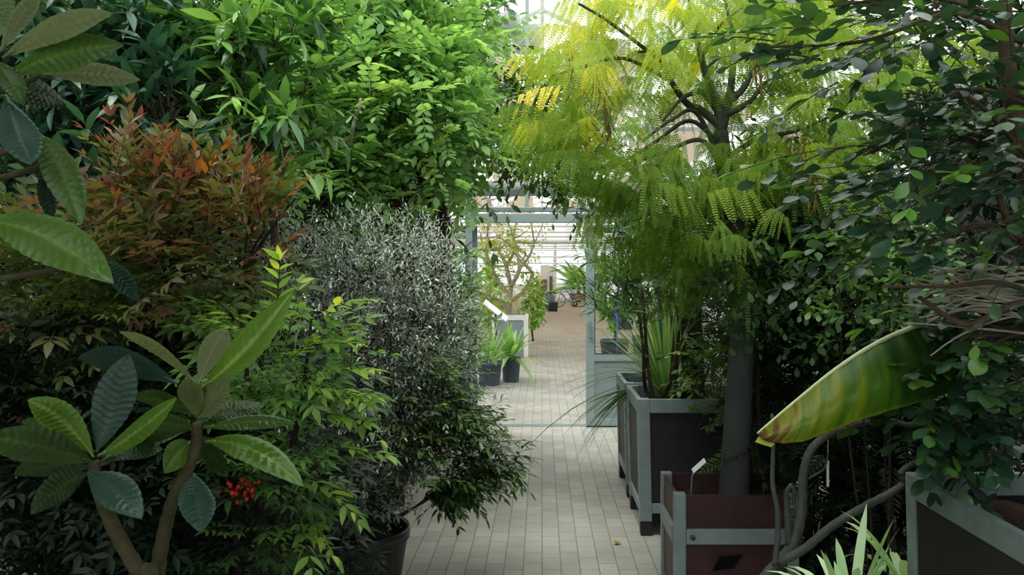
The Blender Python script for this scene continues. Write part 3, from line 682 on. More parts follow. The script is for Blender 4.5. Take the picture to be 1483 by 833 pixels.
def bicycle():
    Y=46; c=W(824,0,Y); t=thing('bicycle','blue bicycle parked at the end of the path under the palm','bicycle',(c[0],Y,0))
    r=.36
    for s in (-1,1):
        a=np.linspace(0,2*math.pi,25); g=Geo(); g.tube([(c[0]+s*.54+r*math.cos(q),Y,r+.02+r*math.sin(q)) for q in a],np.full(25,.022),6,cap=False)
        w=g.build('wheel',M['black'],t); g=Geo()
        for q in np.linspace(0,math.pi,7)[:-1]: g.tube([(c[0]+s*.54+r*math.cos(q),Y,r+.02+r*math.sin(q)),(c[0]+s*.54-r*math.cos(q),Y,r+.02-r*math.sin(q))],[.004,.004],3)
        g.build('spokes',M['wire'],w)
    P=lambda x,z:(c[0]+x,Y,z)
    g=Geo()
    for a,b in ((P(-.54,.38),P(-.36,.95)),(P(-.42,.78),P(.12,.84)),(P(-.42,.70),P(0,.30)),(P(0,.30),P(.16,.92)),(P(0,.30),P(.54,.38)),(P(.54,.38),P(.12,.82))): g.tube([a,b],[.022,.022],6)
    g.build('frame',M['blue_bike'],t)
    g=Geo(); g.tube([(c[0]-.36,Y-.28,1.0),(c[0]-.38,Y,1.0),(c[0]-.36,Y+.28,1.0)],[.016]*3,6); g.build('handlebar',M['black'],t)
    g=Geo(); g.hexa([P(.03,.92),P(.30,.92),(c[0]+.30,Y+.1,.92),(c[0]+.03,Y+.05,.92),P(.03,.98),P(.30,1.0),(c[0]+.30,Y+.1,1.0),(c[0]+.03,Y+.05,.98)]); g.build('saddle',M['black'],t,smooth=False)
bicycle()
def cart():
    Y=47; c=W(840,0,Y); t=thing('hand_cart','rusty red hand cart with black wheels just behind the bicycle','cart',(c[0],Y,0))
    g=Geo(); g.hexa([(c[0]-.45,Y-.3,.34),(c[0]+.75,Y-.3,.34),(c[0]+.75,Y+.3,.34),(c[0]-.45,Y+.3,.34),(c[0]-.62,Y-.38,.72),(c[0]+.85,Y-.38,.66),(c[0]+.85,Y+.38,.66),(c[0]-.62,Y+.38,.72)]); g.build('tray',M['rust'],t,smooth=False)
    for x in (-.3,.62):
        for s in (-1,1):
            g=Geo(); a=np.linspace(0,2*math.pi,17); g.tube([(c[0]+x+.15*math.cos(q),Y+s*.3,.19+.15*math.sin(q)) for q in a],np.full(17,.04),6,cap=False); g.build('wheel',M['black'],t)
    g=Geo(); g.tube([(c[0]-.3,Y-.3,.19),(c[0]-.3,Y+.3,.19)],[.02,.02],6); g.tube([(c[0]+.62,Y-.3,.19),(c[0]+.62,Y+.3,.19)],[.02,.02],6); g.tube([(c[0],Y,.19),(c[0],Y,.36)],[.05,.05],6); g.tube([(c[0]-.3,Y,.19),(c[0]-.3,Y,.36)],[.05,.05],6);g.tube([(c[0]+.62,Y,.19),(c[0]+.62,Y,.36)],[.05,.05],6); g.build('axle',M['black'],t)
    g=Geo(); g.tube([(c[0]-.55,Y,.62),(c[0]-.85,Y,1.0)],[.02,.02],6); g.tube([(c[0]-.85,Y-.2,1.0),(c[0]-.85,Y+.2,1.0)],[.02,.02],6); g.build('handle',M['black'],t)
cart()
def palm(label,px,Y,h,n,L,seed):
    rng=np.random.default_rng(seed); c=W(px,0,Y); c[2]=0; t=thing('potted_palm',label,'palm',c)
    g=Geo(); g.tube([c,c+[0,0,h]],[.16,.11],9); g.build('trunk',M['bark_brown'],t)
    gl=Geo(); tm=pinnate(11,tm_leaf(3,.13,.4,.2,.3),.42,.5,58); d=[]
    for i in range(n):
        az=rng.random()*6.28; e=math.radians(rng.uniform(5,80)); d.append((math.cos(az)*math.cos(e),math.sin(az)*math.cos(e),math.sin(e)))
    gl.inst(tm,np.tile(c+[0,0,h],(n,1)),np.array(d),np.tile([0,0,1.],(n,1)),L*(1+.15*rng.normal(size=n)),.4+.2*rng.normal(size=n)); gl.build('fronds',LM['far'],t)
palm('green feathery palm at the far end of the path above the bicycle',838,56,.85,30,1.5,3)
palm('feathery palm far back at the right seen through the door glass',880,50,1.0,26,1.6,4)

# ================================================================== NEAR PLANTS
def plant(name,label,cat,base,group=None): return thing(name,label,cat,(base[0],base[1],base[2] if len(base)>2 else 0),group)
def G0(px,Y,z=0): c=W(px,0,Y); return np.array([c[0],Y,z])

# ---- loquat, hand placed leaves
def big_leaf(name,parent,mat,p0,p1,Y0,Y1,wpx,sag=0.0,roll=35,tint=.55,amp=.0065,fold=.25,ribs=15,seed=0,tip=.55):
    """ribbed broad leaf from p0 to p1 (pixels at depths Y0,Y1); sag in px (positive = arches up in the middle)"""
    a,b=W(*p0,Y0),W(*p1,Y1); mid=(a+b)/2+np.array([0,0,sag*ppm((Y0+Y1)/2)*2])
    N=44;Mx=9; C=bez(a,mid,b,N); T=np.gradient(C,axis=0); T/=np.linalg.norm(T,axis=1,keepdims=True)
    view=-C/np.linalg.norm(C,axis=1,keepdims=True); view=-(C-np.array([0,0,EH])); view/=np.linalg.norm(view,axis=1,keepdims=True)
    S=np.cross(T,view); S/=np.linalg.norm(S,axis=1,keepdims=True); Nn=np.cross(S,T)
    r=math.radians(roll); S2=S*math.cos(r)+Nn*math.sin(r); N2=np.cross(S2,T)
    wd=wpx*ppm((Y0+Y1)/2)/max(.45,abs(math.cos(r)))
    v=np.linspace(0,1,N); k=math.log(.5)/math.log(tip); prof=np.sin(math.pi*np.clip(v,0,1)**k)**.85; prof=np.maximum(prof,.04*(v<.1)); prof[-1]=.0
    u=np.linspace(-1,1,Mx); rng=np.random.default_rng(seed)
    ser=1+.03*np.sin(v*70)
    rows=np.zeros((N,Mx,3)); tt=np.zeros((N,Mx))
    for j,x in enumerate(u):
        off=S2*(x*.5*wd*prof*ser)[:,None]
        ripple=amp*np.sin(2*math.pi*ribs*(v-.10*abs(x)))*(1-abs(x)**4)*prof
        und=.02*wd*np.sin(v*9+seed+x*2)
        rows[:,j]=C+off+N2*(fold*abs(x)*.5*wd*prof-.12*wd*x*x*prof+ripple+und)[:,None]
        tt[:,j]=tint+(.22 if abs(x)<.02 else 0)+.03*np.sin(2*math.pi*ribs*(v-.10*abs(x)))
    g=Geo(); g.grid(rows,np.clip(tt,0,1)); g.tube(C[:6]*1.0,[.0035]*6,5,min(1,tint+.2)); return g.build(name,mat,parent)

def loquat():
    A='loquat'; Gr='loquat_grey'; Fe='loquat_felt'
    # plant with the two rosettes in front
    t=plant('loquat_plant','low two-stemmed loquat in the bottom left corner with two rosettes of big ribbed leaves','plant',G0(216,2.02))
    for stems,leaves in ((
        [([G0(222,2.0),W(218,870,2.0),W(203,833,2.0),W(165,765,2.0),W(140,700,2.0),W(136,668,2.0)],(.021,.013))],
        [(A,(136,662),(40,580),2.0,1.9,46,14,20,.72),(Gr,(140,655),(187,512),2.0,2.05,56,0,10,.42),(A,(142,660),(257,575),2.0,1.85,30,-8,35,.70),
         (A,(136,670),(-30,632),2.0,1.8,52,6,30,.30),(A,(136,655),(30,612),2.0,2.15,26,8,45,.36),(Gr,(126,686),(205,752),1.98,1.8,52,9,10,.55),
         (A,(150,666),(268,622),2.0,2.2,24,5,40,.34),(A,(130,688),(45,745),2.0,1.9,42,12,30,.14),(A,(146,668),(236,650),2.0,2.1,26,5,40,.20),(A,(135,675),(20,690),2.0,2.2,34,9,40,.08)]),
      (
        [([G0(222,2.03),W(226,870,2.05),W(228,833,2.05),W(236,780,2.05),W(250,725,2.05),W(275,672,2.05),W(284,640,2.05),W(286,612,2.05)],(.019,.011))],
        [(A,(291,563),(425,420),2.05,1.9,44,-11,15,.74),(Fe,(287,558),(330,477),2.05,2.15,36,12,20,.62),(Fe,(284,556),(172,480),2.05,1.95,17,12,55,.62),
         (Gr,(257,556),(112,520),2.08,2.25,40,12,25,.45),(Fe,(286,606),(268,548),2.05,1.95,34,4,15,.30),(Fe,(288,606),(332,543),2.05,2.0,30,-6,25,.36),(A,(296,610),(384,586),2.05,2.15,24,4,45,.36),
         (A,(296,620),(428,614),2.05,1.95,22,5,40,.40),(A,(298,640),(441,706),2.05,1.75,40,19,22,.66),(Gr,(280,686),(290,772),2.02,1.9,50,4,15,.40),
         (A,(276,640),(238,686),2.05,1.95,36,6,20,.66),(A,(288,600),(190,578),2.05,2.3,26,8,40,.30),(A,(282,618),(176,652),2.05,2.1,28,10,40,.16),(A,(280,640),(330,690),2.05,2.3,30,8,40,.10),(A,(284,625),(205,612),2.05,1.95,26,6,40,.28)])):
        for pts,(r0,r1) in stems:
            s=spline(pts,8); g=Geo(); n=len(s); g.tube(s,np.linspace(r0,r1,n)*(1+.06*np.sin(np.arange(n)*2.1)),10); g.build('stem',M['stem_loquat'],t)
        for i,(m_,p0,p1,Y0,Y1,wp,sag,roll,tint) in enumerate(leaves): big_leaf('leaf',t,LM[m_],p0,p1,Y0,Y1,wp,sag,roll,tint,seed=i)
    b=G0(-80,1.85); t=plant('loquat_plant','tall loquat branch at the upper left edge with long felted grey-green leaves','plant',b)
    s=spline([b,W(-75,600,1.85),W(-50,300,1.85),W(-25,120,1.85),W(-15,60,1.85)],8); g=Geo(); g.tube(s,np.linspace(.026,.013,len(s)),10); g.build('stem',M['stem_loquat'],t)
    L=[(Fe,(0,75),(60,-12),1.85,1.9,26,6,20,.5),(Fe,(4,84),(164,20),1.85,1.75,36,11,25,.52),(A,(8,112),(180,66),1.85,1.8,46,11,20,.40),(Fe,(60,108),(204,116),1.9,2.05,32,5,25,.62),
       (Gr,(8,138),(46,238),1.85,1.75,54,-6,10,.62),(A,(-6,88),(32,148),1.85,1.8,34,4,20,.42),(A,(58,195),(118,326),1.9,1.85,50,14,20,.52),(Gr,(62,240),(74,322),1.95,1.95,26,5,30,.62),
       (A,(-30,318),(165,412),1.8,1.75,70,20,25,.62),(Gr,(138,378),(202,438),1.86,1.95,30,9,20,.45),(A,(-20,120),(96,152),1.9,2.05,42,6,30,.12),(A,(-20,60),(10,-30),1.85,1.9,40,0,20,.5),(A,(-10,180),(80,262),1.95,2.1,44,8,30,.10),(A,(-30,40),(24,20),1.85,1.95,30,4,20,.4)]
    for i,(m_,p0,p1,Y0,Y1,wp,sag,roll,tint) in enumerate(L): big_leaf('leaf',t,LM[m_],p0,p1,Y0,Y1,wp,sag,roll,tint,seed=40+i)
    for q in ((60,200),(70,235),(140,380),(58,110)):
        g=Geo(); g.tube(bez(W(-45,q[1]+30,1.86),W(10,q[1]+25,1.88),W(*q,1.9),8),np.linspace(.009,.005,8),6); g.build('branch',M['stem_loquat'],t)
loquat()

def shrub(name,label,cat,base,crowns,n,tm,size,lm,L=.25,nl=5,bark='bark_brown',seed=1,r0=.02,nsec=9,leafname='foliage',smin=.5,extra=None,dirup=.25,limb=True,front=.4,via=False,**kw):
    rng=np.random.default_rng(seed); t=plant(name,label,cat,base)
    cr=[CR(*c) for c in crowns]; gt=Geo(); gl=Geo()
    if limb: limbs(gt,base,cr,rng,r0,nsec,via=via)
    P,D,_=crown_pts(cr,n,rng,smin,1.0,front)
    D=D+np.array([0,0,dirup])+rng.normal(size=D.shape)*.3
    shoots(gl,gt,P,D,L,nl,tm,size,rng,**kw)
    if extra: extra(t,gl,gt,rng)
    gt.build('branches',M[bark],t); gl.build(leafname,LM[lm],t)
    return t
def htint(crowns,base=.5,amp=.3):
    return base,amp
# ---- heavenly bamboo with red and orange tips
def nandina_tint(P,rng,top,span): 
    return np.clip((P[:,2]-top)/span,0,1)
def nandina_red():
    rng=np.random.default_rng(21); base=G0(230,3.2); t=plant('nandina_shrub','nandina shrub with red and orange tinged leaf sprays at left','shrub',base)
    cr=[CR(*c) for c in ((290,345,85,55,3.25),(235,315,50,45,3.3),(345,330,50,40,3.2),(205,370,70,50,3.2),(305,390,75,55,3.15),(170,415,110,75,3.1),(90,440,110,70,3.1),(60,540,110,80,3.15),(250,470,90,65,3.2),(200,520,110,80,3.3),(40,390,60,40,3.2))]
    gt=Geo(); gl=Geo()
    for px in (140,200,250,300,350): 
        b=G0(px,3.2+.1*rng.normal()); hub=W(px+20*rng.normal(),330+60*rng.random(),3.25)
        gt.tube(bez(b,(b+hub)/2+rng.normal(size=3)*.06,hub,12),np.linspace(.013,.008,12),6)
        for q in range(9):
            e=W(px+60*rng.normal(),280+130*rng.random(),3.2+.15*rng.normal()); gt.tube(bez(hub-[0,0,.2],hub,e,6),np.linspace(.006,.003,6),4,cap=False)
    P,D,_=crown_pts(cr,360,rng,.3,1.15,.5); D=D+[0,0,.3]
    z=P[:,2]; x=P[:,0]
    red=np.clip((z-1.56)/.34,0,1); tint=.16+.20*red+.17*rng.normal(size=len(P))
    low=z<1.45; tint[low]=.12+.14*rng.random(low.sum()); pick=rng.random(len(P))<.09; tint[pick]=.66
    gl.inst(T_NAN,P,D,np.tile([0,-.25,1.],(len(P),1))+rng.normal(size=P.shape)*.35,.215*(1+.2*rng.normal(size=len(P))).clip(.5,1.5),np.clip(tint,0,1))
    # upright orange tips on top
    n=150; p0=np.stack([rng.uniform(160,400,n),np.zeros(n)],1); ytop=np.interp(p0[:,0],[160,190,250,330,420],[225,215,245,265,275])
    PP=np.array([W(a,b+abs(rng.normal())*45,3.2+.12*rng.normal()) for a,b in zip(p0[:,0],ytop)])
    shoots(gl,gt,PP,np.tile([.12,-.1,.85],(n,1))+rng.normal(size=(n,3))*.4,.13,5,tm_leaf(3,.33,.4,.25,.15),.052,rng,ang=40,phyl='opp',droop=.05,tint=(.62,.22),twig=.0018)
    gt.build('stems',M['bark_dark'],t); gl.build('foliage',LM['nandina_red'],t)
nandina_red()
def nandina_green():
    rng=np.random.default_rng(22); base=G0(385,2.75); t=plant('nandina_shrub','bright yellow-green nandina shrub with small leaf sprays and red berries, left of the grey shrub','shrub',base)
    gt=Geo(); gl=Geo()
    for pts in (([(372,833),(378,700),(372,600),(352,520),(352,470)]),([(395,833),(412,700),(436,590),(445,520),(452,455)]),([(345,833),(340,740),(330,680),(318,600)]),([(410,760),(440,690),(500,655),(560,645)])):
        s=spline([W(*q,2.75) for q in pts],6); s=np.vstack([[s[0][0],s[0][1],0] if pts[0][1]==833 else s[0],s]); gt.tube(s,np.linspace(.013,.004,len(s)),7)
    cr=[CR(*c) for c in ((445,570,30,30,2.75),(425,520,35,35,2.8),(395,560,45,50,2.85),(425,630,35,35,2.75),(370,500,50,40,2.95),(400,690,40,35,2.75),(380,760,40,50,2.8),(350,640,50,50,2.9))]
    P,D,_=crown_pts(cr,120,rng,.3,1,.6); D=D*[1,1,.6]+[.05,-.1,.15]
    tint=.36+.14*rng.normal(size=len(P))+.7*(P[:,2]-W(0,600,2.75)[2])
    gl.inst(T_NAN,P,D,np.tile([0,-.2,1.],(len(P),1))+rng.normal(size=P.shape)*.3,.20*(1+.2*rng.normal(size=len(P))).clip(.5,1.4),np.clip(tint,0.05,.95))
    lf=tm_leaf(4,.36,.4,.25,.2)
    Q=np.array([W(*q,2.7) for q in ((452,455),(450,500),(455,570),(470,650),(445,690),(430,745),(470,600),(420,520),(440,560),(455,540),(400,480))]); DD=np.array([[.8,-.3,.3],[.9,-.2,.15],[.9,-.4,.0],[1,-.1,.05],[.7,-.4,-.3],[.3,-.4,-.5],[.9,-.3,.0],[.6,-.4,.5],[.95,-.2,.0],[.95,-.3,.2],[.1,-.2,.9]])
    shoots(gl,gt,Q,DD,.20,7,lf,.062,rng,ang=55,phyl='opp',droop=.12,tint=(.72,.10),twig=.0025)
    shoots(gl,gt,Q+[.02,.05,-.03],DD+rng.normal(size=DD.shape)*.3,.18,6,lf,.056,rng,ang=55,phyl='opp',droop=.12,tint=(.55,.12),twig=.0025)
    gt.build('stems',M['bark_dark'],t); gl.build('foliage',LM['nandina_green'],t)
    g=Geo(); ph=np.linspace(0,math.pi,6)
    for k in range(26):
        c=W(353+13*rng.normal(),710+9*rng.normal(),2.62+.03*rng.normal()); g.lathe([(.0075*math.sin(a),-.0075*math.cos(a)) for a in ph],c,8)
        if k%3==0: g.tube([c,W(365,690,2.75)],[.0015,.0015],4)
    g.build('berry_cluster',M['berry'],t)
nandina_green()
# ---- broad lance-leaved bushes, upper left
shrub('laurel_shrub','tall bright lance-leaved shrub at upper left behind the red nandina','shrub',G0(330,4.5),
  [(370,90,75,80,4.4),(340,30,90,60,4.5),(400,160,55,70,4.3),(300,160,70,60,4.5),(385,215,55,45,4.3),(420,40,50,50,4.4),(250,60,80,60,4.7)],250,T_LANCE4,.155,'lance',L=.22,nl=9,seed=31,phyl='spiral',ang=62,droop=.15,tint=(.55,.17),dirup=.35,r0=.035,twig=.004)
shrub('laurel_shrub','dark blue-green lance-leaved shrub at left behind the loquat leaves','shrub',G0(120,4.0),
  [(190,180,80,70,4.0),(120,130,90,80,4.1),(80,230,80,80,4.0),(240,170,40,50,3.9),(150,270,90,60,3.9),(180,60,110,60,4.3),(60,40,90,70,4.2)],260,T_LANCE4,.15,'lance_blue',L=.2,nl=9,seed=32,phyl='spiral',ang=60,droop=.1,tint=(.5,.25),dirup=.4,r0=.03,twig=.004)
# ---- pinnate leaved tree
def pinn_extra(t,gl,gt,rng):
    g=Geo(); g.tube(spline([W(500,235,5.45),W(509,195,5.1),W(514,172,5.05),W(520,158,5.0),W(522,143,5.0)],5),np.linspace(.012,.006,21),6); g.build('bare_twig',M['twig_pale'],t)
    for pts in (([(560,420),(556,330),(545,250),(520,150)]),([(556,320),(600,240),(640,235)]),([(548,260),(570,150),(590,60)]),([(545,250),(500,160),(470,60)])):
        gt.tube(spline([W(*q,6.2) for q in pts],6),np.linspace(.035,.012,(len(pts)-1)*6+1),7)
shrub('pinnate_tree','tall bright green tree with paired leaflets filling the upper middle left','tree',G0(560,6.2),
  [(500,60,90,70,6.0),(590,40,90,70,6.1),(540,140,95,70,5.8),(612,130,62,70,6.0),(450,140,50,70,5.7),(600,200,70,50,6.0),(500,215,70,50,5.7),(630,70,45,60,6.1),(560,260,70,35,5.9),(470,265,50,45,5.6),(650,190,20,40,6.1),(545,-20,125,50,6.2)],620,T_PINN,.27,'pinnate',L=.26,nl=4,seed=33,phyl='spiral',ang=60,droop=.2,tint=(.50,.16),dirup=.3,up=.95,r0=.06,twig=.005,extra=pinn_extra,front=.6)
# ---- dark tree reaching over the doorway from the left, behind the pinnate one
shrub('dark_leaf_tree','slender dark-leaved tree behind the bright pinnate tree, branches hanging over the doorway top','tree',G0(560,7.6),
  [(678,35,34,45,7.3),(695,-5,35,22,7.3),(690,110,30,45,7.3),(706,180,30,22,7.2),(640,240,35,40,7.4),(692,75,20,30,7.3),(712,112,20,14,7.3)],125,T_ELL,.095,'dark',L=.3,nl=7,seed=34,phyl='alt',droop=.45,tint=(.5,.2),dirup=-.1,via=True,r0=.035,twig=.004,bark='bark_dark')
shrub('willowy_shrub','dark narrow-leaved upright shrub behind the grey fine-leaved shrub, left of doorway','shrub',G0(580,7.2),
  [(575,300,45,45,7.1),(620,275,40,40,7.2),(530,310,40,40,7.0),(600,340,50,45,7.1),(560,380,60,60,7.1)],190,T_NARROW,.13,'lance_blue',L=.32,nl=8,seed=35,phyl='spiral',ang=40,droop=.1,tint=(.55,.2),dirup=.8,r0=.02,twig=.003)
shrub('viburnum_shrub','small light green glossy-leaved shrub right beside the left door post','shrub',G0(648,8.5),
  [(648,375,34,30,8.5),(660,410,36,35,8.4),(630,350,22,22,8.5),(655,470,36,60,8.5),(625,420,40,60,8.5)],150,T_ELL,.105,'pinnate',L=.22,nl=7,seed=36,phyl='spiral',ang=60,tint=(.36,.2),dirup=.5,r0=.018,twig=.003)
# ---- grey fine-leaved shrub in the black pot
def grey_shrub():
    rng=np.random.default_rng(37); base=np.array([-.985,4.4,.29]); t=plant('grey_leaved_shrub','rounded silvery grey fine-leaved shrub in the large black pot','shrub',base)
    cr=[CR(*c) for c in ((540,385,110,70,4.6),(480,440,90,90,4.5),(605,430,68,80,4.6),(560,500,130,95,4.5),(615,530,70,90,4.5),(470,560,90,90,4.4),(560,610,120,80,4.4),(500,680,100,65,4.4),(430,640,70,80,4.35),(420,390,60,60,4.6),(620,620,75,55,4.4),(630,390,26,36,4.7))]
    gt=Geo(); gl=Geo()
    for c,r in cr:
        hub=c-[0,0,.3*r[2]]; gt.tube(bez(base+rng.normal(size=3)*[.08,.08,0],(base+hub)/2+rng.normal(size=3)*.08,hub,10),np.linspace(.014,.006,10),6)
        for d in unit(26,rng): gt.tube(bez(hub,hub+d*r*.4+rng.normal(size=3)*.04,c+d*r*.95,6),np.linspace(.005,.0018,6),4,cap=False)
    P,D,_=crown_pts(cr,3800,rng,.5,1,.35); D=D+rng.normal(size=D.shape)*.5+[0,0,.25]
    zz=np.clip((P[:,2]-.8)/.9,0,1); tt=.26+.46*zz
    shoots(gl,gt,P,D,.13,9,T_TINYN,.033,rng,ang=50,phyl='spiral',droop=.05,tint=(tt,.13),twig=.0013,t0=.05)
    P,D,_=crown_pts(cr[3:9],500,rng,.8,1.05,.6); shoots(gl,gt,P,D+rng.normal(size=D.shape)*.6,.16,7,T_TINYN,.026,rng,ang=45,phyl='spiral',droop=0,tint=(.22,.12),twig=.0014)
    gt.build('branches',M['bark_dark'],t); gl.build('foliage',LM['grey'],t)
    # greener drooping sprigs on the lower right
    g2=Geo(); g3=Geo(); n=250
    px=rng.uniform(560,715,n); py=np.clip(rng.normal(612,48,n),510,695); 
    far=np.interp(py,[500,560,600,660,700,730],[660,680,705,730,690,620]); px=np.minimum(px,far-46)
    P=np.array([W(a,b,4.3+.15*rng.normal()) for a,b in zip(px,py)])
    shoots(g2,g3,P,np.tile([.85,-.25,-.02],(n,1))+rng.normal(size=(n,3))*[.35,.35,.22],.17,9,tm_leaf(3,.32,.45,.2,.2),.052,rng,ang=50,phyl='alt',droop=.06,tint=(.45,.25),twig=.002)
    for e in ((735,660),(715,690),(745,672),(662,712),(690,700),(640,715),(722,640),(676,716)):
        p=spline([base+rng.normal(size=3)*[.05,.05,0],W(600,735,4.35),W((e[0]+600)/2,(e[1]+710)/2,4.3),W(*e,4.25)],6); g3.tube(p,np.linspace(.007,.002,len(p)),5)
        for q in p[9:]: shoots(g2,g3,np.tile(q,(3,1)),np.tile([.7,-.2,-.15],(3,1))+rng.normal(size=(3,3))*.4,.12,6,tm_leaf(3,.30,.45,.2,.2),.052,rng,ang=50,droop=.1,tint=(.4,.2),twig=.0018)
    s=g2.build('green_sprigs',LM['grey_green'],t); g3.build('branches',M['bark_dark'],t)
grey_shrub()
# ---- dim undergrowth at the lower left and back left
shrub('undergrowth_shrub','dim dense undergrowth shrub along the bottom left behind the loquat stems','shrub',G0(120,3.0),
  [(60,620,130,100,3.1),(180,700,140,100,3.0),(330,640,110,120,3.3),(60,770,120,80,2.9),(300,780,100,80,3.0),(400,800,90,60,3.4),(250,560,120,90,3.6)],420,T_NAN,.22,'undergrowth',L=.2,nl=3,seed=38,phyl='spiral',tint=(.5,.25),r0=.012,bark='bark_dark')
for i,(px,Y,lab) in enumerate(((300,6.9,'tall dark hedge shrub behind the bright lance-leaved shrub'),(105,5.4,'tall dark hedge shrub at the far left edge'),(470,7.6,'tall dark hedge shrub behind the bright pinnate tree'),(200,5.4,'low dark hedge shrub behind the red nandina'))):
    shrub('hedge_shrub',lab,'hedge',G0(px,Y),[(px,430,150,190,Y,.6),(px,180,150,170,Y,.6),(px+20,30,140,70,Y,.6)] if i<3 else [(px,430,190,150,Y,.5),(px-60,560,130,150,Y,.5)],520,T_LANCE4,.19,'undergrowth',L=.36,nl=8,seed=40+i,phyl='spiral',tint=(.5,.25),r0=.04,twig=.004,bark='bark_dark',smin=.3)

# ================================================================== RIGHT SIDE
# ---- feathery yellow-green tree in the red planter
def feather_tree():
    rng=np.random.default_rng(51); Y=4.45; base=W(1063,722,Y); base[2]=.475; t=plant('feathery_tree','tree with drooping feathery yellow-green fronds and smooth grey trunk in the red planter','tree',base)
    P=lambda px,py,y=Y:W(px,py,y)
    s=spline([base,P(1066,660),P(1071,560),P(1075,470),P(1072,400),P(1062,330),P(1050,250),P(1044,190)],8); n=len(s); r=np.interp(np.arange(n),[0,n*.15,n*.5,n-1],[.080,.070,.056,.036])
    g=Geo(); g.tube(s,r*(1+.02*np.sin(np.arange(n)*1.7)),14); g.build('trunk',M['bark_smooth'],t)
    gb=Geo(); ends=[]
    def br(pts,r0,r1=.006):
        c=spline(pts,7); gb.tube(c,np.linspace(r0,r1,len(c)),8); ends.append(c)
    a=P(1044,192)
    br([P(1046,210),P(1040,155),P(1028,125),P(1016,85),P(1005,40),P(995,-20)],.030)
    br([P(1045,190),P(1058,130),P(1062,60),P(1050,0)],.026)
    br([P(1043,165),P(1020,135),P(1004,135,4.3),P(985,145,4.25),P(960,175,4.2)],.020)
    br([P(1046,185),P(1016,160),P(995,150,4.4),P(972,118,4.3),P(950,78,4.3),P(925,75,4.2)],.024)
    br([P(1043,155),P(1075,130),P(1095,95,4.5),P(1125,70,4.5)],.022)
    br([P(1046,170),P(1085,148,4.4),P(1110,120,4.4),P(1160,100,4.3)],.018)
    br([P(1050,250),P(1010,165,4.4),P(975,172,4.2),P(930,205,4.1)],.014)
    br([P(1056,280),P(1020,205,4.3),P(960,222,4.2),P(900,240,4.1),P(855,245,4.0)],.013)
    br([P(1048,215),P(1000,175,4.5),P(950,205,4.4),P(900,235,4.3),P(840,246,4.2)],.013)
    br([P(1060,320),P(1020,290,4.2),P(965,300,4.1),P(920,320,4.0)],.012)
    br([P(1050,230),P(1100,200,4.3),P(1150,190,4.2),P(1200,170,4.1)],.016)
    br([P(1060,320),P(1110,270,4.2),P(1160,260,4.1)],.012)
    br([P(960,90,4.3),P(900,45,4.1),P(872,25,4.0),P(838,5,3.95)],.010)
    br([P(972,118,4.3),P(905,85,4.2),P(850,95,4.1),P(800,110,4.0)],.010)
    br([P(1016,85),P(1040,40,4.4),P(1100,-10,4.3)],.012)
    gb.build('branches',M['bark_grey'],t)
    gl=Geo()
    cr=[(830,190,60,50,4.15),(840,115,55,40,4.1),(890,50,65,50,4.2),(950,60,90,60,4.3),(950,140,80,40,4.45),(1000,5,110,40,4.4),(1090,60,90,70,4.5),(1060,110,80,50,4.6),(1020,60,80,50,4.7),(870,225,70,45,4.1),(930,260,70,50,4.15),(1000,260,75,55,4.2),(1110,210,90,60,4.25),(1180,170,70,70,4.2),(1225,95,75,60,4.3),(940,330,60,40,4.25),(1010,330,60,50,4.3),(1085,280,60,50,4.35),(1180,250,55,40,4.1),(1130,20,80,50,4.4),(905,300,40,25,4.1),(1040,390,60,50,4.5),(980,390,40,30,4.45)]
    pos=[];dirs=[];tint=[]
    for (px,py,rx,ry,y) in cr:
        k=int(9+rx*ry/230)
        for q in range(k):
            a=rng.random()*6.283; s_=rng.random()**.5; X=px+rx*s_*math.cos(a); Yp=py+ry*s_*math.sin(a); dy=y+.28*rng.normal()
            if X<835 and Yp<95: X+=60
            if abs(X-1030)<95 and 95<Yp<215 and rng.random()<.7: dy=max(dy,4.6)+.15*rng.random()
            p=W(X,Yp,dy); pos.append(p+[0,0,.05])
            out=p-W(1045,190,4.45); out[2]=0; out/=np.linalg.norm(out)+1e-6
            d=out*.7+rng.normal(size=3)*[.6,.6,.12]+[0,-.15,.22]; dirs.append(d)
            yel=.62*np.clip((185-Yp)/150,0,1)*np.clip((1120-X)/170,.15,1)+.20*np.clip((880-X)/80,0,1)*np.clip((270-Yp)/80,0,1)
            tint.append(min(.39+yel*.42+.12*rng.normal(),.84)+(.2 if rng.random()<.06 and Yp<260 else 0)-(.10 if Yp>280 else 0))
    pos=np.array(pos); dirs=np.array(dirs); n=len(pos)
    gl.inst(T_FEATH,pos,dirs,np.tile([0,0,1.],(n,1))+rng.normal(size=(n,3))*.1,.175*(1+.22*rng.normal(size=n)).clip(.6,1.5),np.clip(np.array(tint),0.02,1))
    # sprig near the top right
    q=np.array([W(*p,4.0) for p in ((1345,65),(1370,60),(1395,55),(1360,85),(1330,110),(1290,95),(1265,105))]); gl.inst(T_FEATH,q,np.tile([.9,-.2,.25],(len(q),1))+rng.normal(size=(len(q),3))*.3,np.tile([0,0,1.],(len(q),1)),.18,np.full(len(q),.45))
    gl.build('fronds',LM['feather'],t)
    # bleached seed tassels
    for (px,py) in ((1170,215),(1185,235),(1160,225),(1195,250),(1180,265),(868,110),(825,75),(1095,100),(1210,190),(876,165)):
        g=Geo(); o=W(px,py,4.0)
        for k in range(7):
            p=o+rng.normal(size=3)*[.02,.02,.025]; g.tube([o+[0,0,.05],p],[.002,.003],4); g.tube(bez(p,p+[.01,0,-.05],p+rng.normal(size=3)*[.03,.02,.01]+[0,0,-.13],5),[.004,.004,.004,.003,.002],4)
        g.build('dry_tassel',M['dead'],t)
feather_tree()

